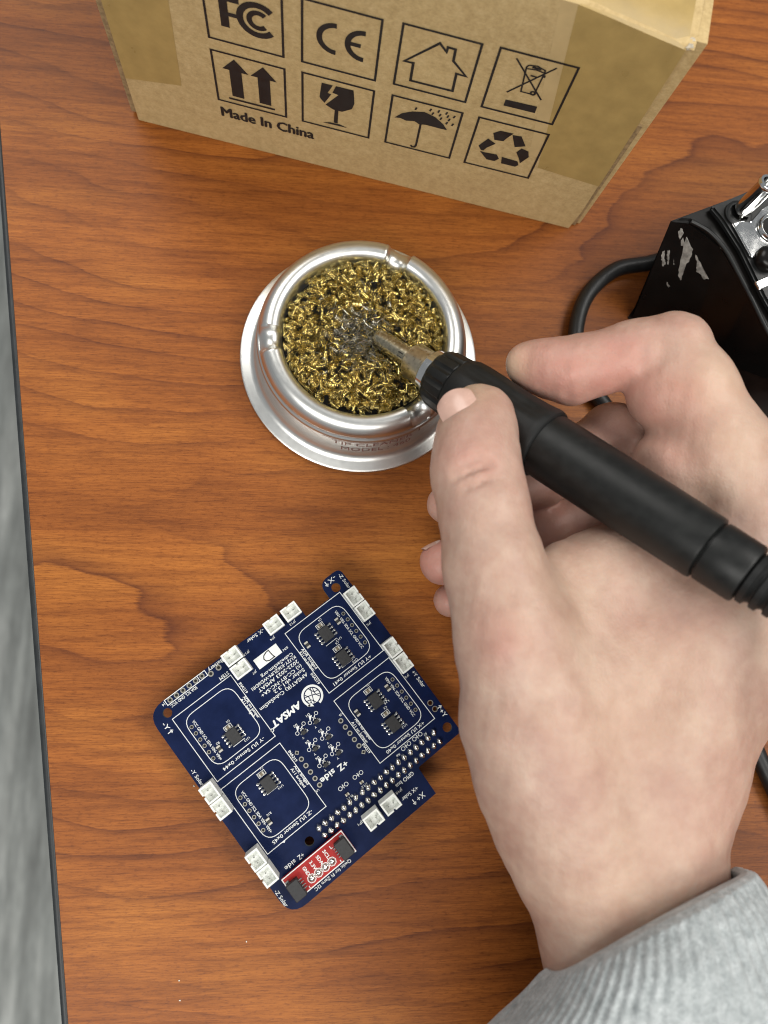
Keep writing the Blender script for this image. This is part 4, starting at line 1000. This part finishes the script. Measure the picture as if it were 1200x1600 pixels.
def surface_nets(F):
    s = F < 0; nx, ny, nz = F.shape
    cnt = np.zeros((nx - 1, ny - 1, nz - 1), np.int8)
    c = [(i, j, k) for i in (0, 1) for j in (0, 1) for k in (0, 1)]
    for i, j, k in c: cnt += s[i:nx - 1 + i, j:ny - 1 + j, k:nz - 1 + k]
    cells = np.argwhere((cnt > 0) & (cnt < 8))
    idm = -np.ones((nx - 1, ny - 1, nz - 1), np.int32); idm[tuple(cells.T)] = np.arange(len(cells))
    acc = np.zeros((len(cells), 3)); num = np.zeros(len(cells))
    for p in c:
        for ax in range(3):
            if p[ax]: continue
            q = list(p); q[ax] = 1
            fa = F[tuple((cells + p).T)]; fb = F[tuple((cells + q).T)]; m = (fa < 0) != (fb < 0)
            t = np.where(m, fa / np.where(m, fa - fb, 1), 0)
            pt = np.array(p, float)[None] + t[:, None] * (np.array(q, float) - np.array(p, float))[None]
            acc += pt * m[:, None]; num += m
    V = cells + acc / num[:, None]
    quads = []
    for ax in range(3):
        o1, o2 = [(1, 2), (2, 0), (0, 1)][ax]
        sa = [slice(None)] * 3; sb = [slice(None)] * 3; sa[ax] = slice(0, -1); sb[ax] = slice(1, None)
        e = np.argwhere(s[tuple(sa)] != s[tuple(sb)])
        e = e[(e[:, o1] > 0) & (e[:, o2] > 0) & (e[:, o1] < F.shape[o1] - 1) & (e[:, o2] < F.shape[o2] - 1)]
        sg = s[tuple(e.T)]; q = []
        for d1, d2 in ((0, 0), (1, 0), (1, 1), (0, 1)):
            t = e.copy(); t[:, o1] -= 1 - d1; t[:, o2] -= 1 - d2; q.append(idm[tuple(t.T)])
        q = np.stack(q, 1); q[~sg] = q[~sg][:, ::-1]; quads.append(q)
    Q = np.concatenate(quads); return V, Q[(Q >= 0).all(1)]

V, Q = surface_nets(F)
V = V * GS + np.array([GX0, GY0, GZ0])
def smooth(V, Q, it, lam):
    e = np.concatenate([Q[:, [0, 1]], Q[:, [1, 2]], Q[:, [2, 3]], Q[:, [3, 0]]]); e = np.concatenate([e, e[:, ::-1]])
    deg = np.bincount(e[:, 0], minlength=len(V)).astype(float)[:, None]
    for k in range(it):
        S_ = np.stack([np.bincount(e[:, 0], weights=V[e[:, 1], i], minlength=len(V)) for i in range(3)], 1) / np.maximum(deg, 1)
        V = V + (S_ - V) * (lam if k % 2 == 0 else -lam * 1.03)
    return V
V = smooth(V, Q, 8, 0.55)
Cn = V.mean(0); nn = V * 0      # slight natural unevenness of flesh over bone
fN = np.cross(V[Q[:, 2]] - V[Q[:, 0]], V[Q[:, 3]] - V[Q[:, 1]])
for i in range(4): nn += np.stack([np.bincount(Q[:, i], weights=fN[:, k], minlength=len(V)) for k in range(3)], 1)
nn /= np.linalg.norm(nn, axis=1, keepdims=True) + 1e-9
wav = sum(a_ * np.sin(V @ np.array(k_) + p_) for a_, k_, p_ in ((0.16, (0.31, 0.12, 0.2), 0.4), (0.16, (-0.14, 0.29, 0.1), 1.9), (0.12, (0.4, -0.33, 0.3), 2.7), (0.09, (0.62, 0.5, -0.4), 0.9), (0.07, (-0.7, 0.66, 0.5), 4.2), (0.05, (1.2, -0.4, 0.9), 3.1)))
V = V + nn * wav[:, None] * 0.62
me = bpy.data.meshes.new('arm'); me.vertices.add(len(V)); me.vertices.foreach_set('co', (V * MM).astype(np.float32).ravel())
me.loops.add(Q.size); me.loops.foreach_set('vertex_index', Q.astype(np.int32).ravel())
me.polygons.add(len(Q)); me.polygons.foreach_set('loop_start', (np.arange(len(Q)) * 4).astype(np.int32))
me.update(calc_edges=True); me.validate(); me.polygons.foreach_set('use_smooth', [True] * len(me.polygons))
# natural flush of the skin: fingertips and knuckles pinker, pressed places paler
def spots(lst):
    o = np.zeros(len(V), np.float32)
    for u, v, z, r, a in lst:
        p = np.array(at(u, v, z)); d = np.linalg.norm(V - p, axis=1) / r; o = np.maximum(o, a * np.exp(-d * d))
    return o
blush = spots([(790, 1000, 78, 7.5, 0.30), (840, 580, 50, 14, 0.66), (900, 590, 58, 14, 0.58), (960, 585, 60, 15, 0.60), (1035, 620, 70, 17, 0.52), (1060, 680, 70, 14, 0.40), (1150, 640, 66, 10, 0.12), (715, 640, 62, 9, 0.25), (690, 880, 24, 14, 0.66), (704, 938, 14, 11, 0.6), (703, 789, 33, 9, 0.45), (850, 745, 36, 16, 0.4), (850, 830, 26, 18, 0.45), (950, 660, 42, 14, 0.30), (1065, 520, 70, 8, 0.20), (735, 705, 74, 11, 0.30), (740, 640, 66, 10, 0.25), (800, 760, 66, 12, 0.22), (1040, 1000, 72, 16, 0.12), (1100, 1250, 60, 18, 0.12), (930, 1120, 74, 18, 0.08)])
pale = spots([(735, 606, 62, 6, 0.6), (806, 570, 50, 5.5, 0.7), (745, 620, 66, 6, 0.35), (1120, 600, 72, 14, 0.35), (1150, 690, 72, 14, 0.3), (1000, 1100, 74, 22, 0.25), (900, 930, 72, 20, 0.2), (960, 1350, 62, 20, 0.2), (1165, 960, 60, 16, 0.3)])
for nm, arr in (('blush', blush), ('pale', pale)):
    a_ = me.attributes.new(nm, 'FLOAT', 'POINT')
    a_.data.foreach_set('value', arr[:len(me.vertices)])
me.materials.append(M['skin'])
person = empty('person', (100, -60, 0))
tag(person, 'right hand in a pale grey knitted sleeve gripping the black iron', 'person')
arm = bpy.data.objects.new('arm', me); link(arm, person); arm.location = (-0.100, 0.060, 0)
# nails: thin curved plates set on the surface
def nail(u, v, z, normal, along, L_, W_, name='fingernail'):
    n = Vector(normal).normalized(); c = at(u, v, z)
    x = Vector(along); x = (x - n * x.dot(n)).normalized(); y = n.cross(x)
    # find the skin along the normal
    dv = V - np.array(c); tt = dv @ np.array(n); off = np.linalg.norm(dv - tt[:, None] * np.array(n)[None], axis=1)
    near = (off < 1.5) & (tt < 14)
    base = float(tt[near].max()) if near.any() else 0.0
    c = c + n * (base - 0.10)
    b = MB(); NU, NV = 12, 10; vs = []
    for i in range(NU + 1):
        for j in range(NV + 1):
            s, t = i / NU * 2 - 1, j / NV * 2 - 1
            w_ = W_ / 2 * (1 - 0.22 * max(0, -s) ** 3) * (1 - 0.10 * max(0, s) ** 4)
            px = s * L_ / 2 - (0.10 * L_ * t * t if s < 0 else -0.0) * s * -1 * 0 - 0.12 * L_ * t * t * (1 if s > 0 else -1) * abs(s)
            vs.append(c + x * px + y * (t * w_) - n * (0.30 * W_ * 0.5 * t * t + 0.045 * L_ * max(0, s) ** 2 + 0.16 * max(0, -s) ** 4 * 1.5) + n * 0.35)
    nb_ = len(vs); fs = [(i * (NV + 1) + j, (i + 1) * (NV + 1) + j, (i + 1) * (NV + 1) + j + 1, i * (NV + 1) + j + 1) for i in range(NU) for j in range(NV)]
    b.add(vs, fs); mi = [1 if (k // NV) < 3 else 0 for k in range(len(fs))]; b.m = mi  # paler rows at the nail base: lunula with a glint painted in
    b.v = [(p.x - 100, p.y + 60, p.z) for p in map(Vector, b.v)]
    return b.obj(name, [M['nail'], M['lunula_glint']], person, smooth=180)
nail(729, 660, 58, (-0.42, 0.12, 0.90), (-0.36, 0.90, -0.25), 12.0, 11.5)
nail(685, 878, 22, (-0.42, 0.88, 0.12), (-0.92, -0.40, 0.0), 7.0, 5.5)

# sleeve: ribbed cuff, then looser cloth
sv = MB(); NS = 440
SEC = [((862, 1513), (1143, 1361), 46, 26, 0.0), ((853, 1513), (1149, 1355), 46, 30, 0.15), ((846, 1520), (1156, 1358), 46, 32, 1.0), ((826, 1543), (1172, 1378), 46, 34, 1.0), ((800, 1572), (1192, 1408), 46, 36, 0.95), ((768, 1604), (1216, 1452), 46, 37, 0.75), ((738, 1650), (1248, 1510), 46, 38, 0.4), ((715, 1710), (1280, 1590), 46, 39, 0.2), ((700, 1800), (1310, 1700), 46, 40, 0.1), ((700, 1900), (1330, 1800), 46, 40, 0.1)]
secs = []
for (l_, r_, z, rz_, rib) in SEC:
    a, c = at(*l_, z), at(*r_, z); secs.append(((a + c) / 2, (c - a) / 2, rz_, rib))
fine = []
for k in range(len(secs) - 1):
    for t in (np.linspace(0, 1, 9)[:-1]):
        s0, s1 = secs[k], secs[k + 1]; fine.append((s0[0].lerp(s1[0], t), s0[1].lerp(s1[1], t), lerp(s0[2], s1[2], t), lerp(s0[3], s1[3], t), k + t))
vs = []
inner = secs[0]
for off in (14, 7, 2):      # the cloth turned inside the cuff
    c = inner[0] + Vector((0.42, -0.88, 0)) * off
    for i in range(NS):
        a = 2 * math.pi * i / NS; p = c + inner[1] * math.cos(a) * 0.985 + Vector((0, 0, inner[2] * 0.98 * math.sin(a))) * (1 if math.sin(a) > 0 else 0.78) + Vector((-0.42, 0.88, 0)) * (11.5 * max(0.0, math.sin(a)) ** 1.2 - 13.0 * max(0.0, -math.sin(a))) + Vector((0.88, 0.42, 0)) * (5.0 * max(0.0, -math.sin(a))); vs.append(p)
for c, hw_, rz_, rib, s in fine:
    for i in range(NS):
        a = 2 * math.pi * i / NS
        sn = math.sin(a); shear = Vector((-0.42, 0.88, 0)) * (11.5 * max(0.0, sn) ** 1.2 - 13.0 * max(0.0, -sn)) + Vector((0.88, 0.42, 0)) * (5.0 * max(0.0, -sn))
        m = 1 + 0.026 * rib * (0.5 + 0.5 * math.cos(a * 72)) ** 0.8 + 0.018 * math.sin(3 * a + s * 0.9) * min(1, s / 5) + 0.012 * math.sin(7 * a + 2.2 * s)* min(1, s / 5)
        ca, sa = math.cos(a), math.sin(a)
        p = c + hw_ * (ca * m) + Vector((0, 0, rz_ * (abs(sa) ** 0.9) * (1 if sa > 0 else -0.78) * m)) + shear; vs.append(p)
nr_ = len(vs) // NS
fs = [(r * NS + i, r * NS + (i + 1) % NS, (r + 1) * NS + (i + 1) % NS, (r + 1) * NS + i) for r in range(nr_ - 1) for i in range(NS)]
sv.add([(p.x - 100, p.y + 60, max(p.z, 0.6)) for p in vs], fs)
sv.obj('sleeve', M['knit'], person, smooth=180)
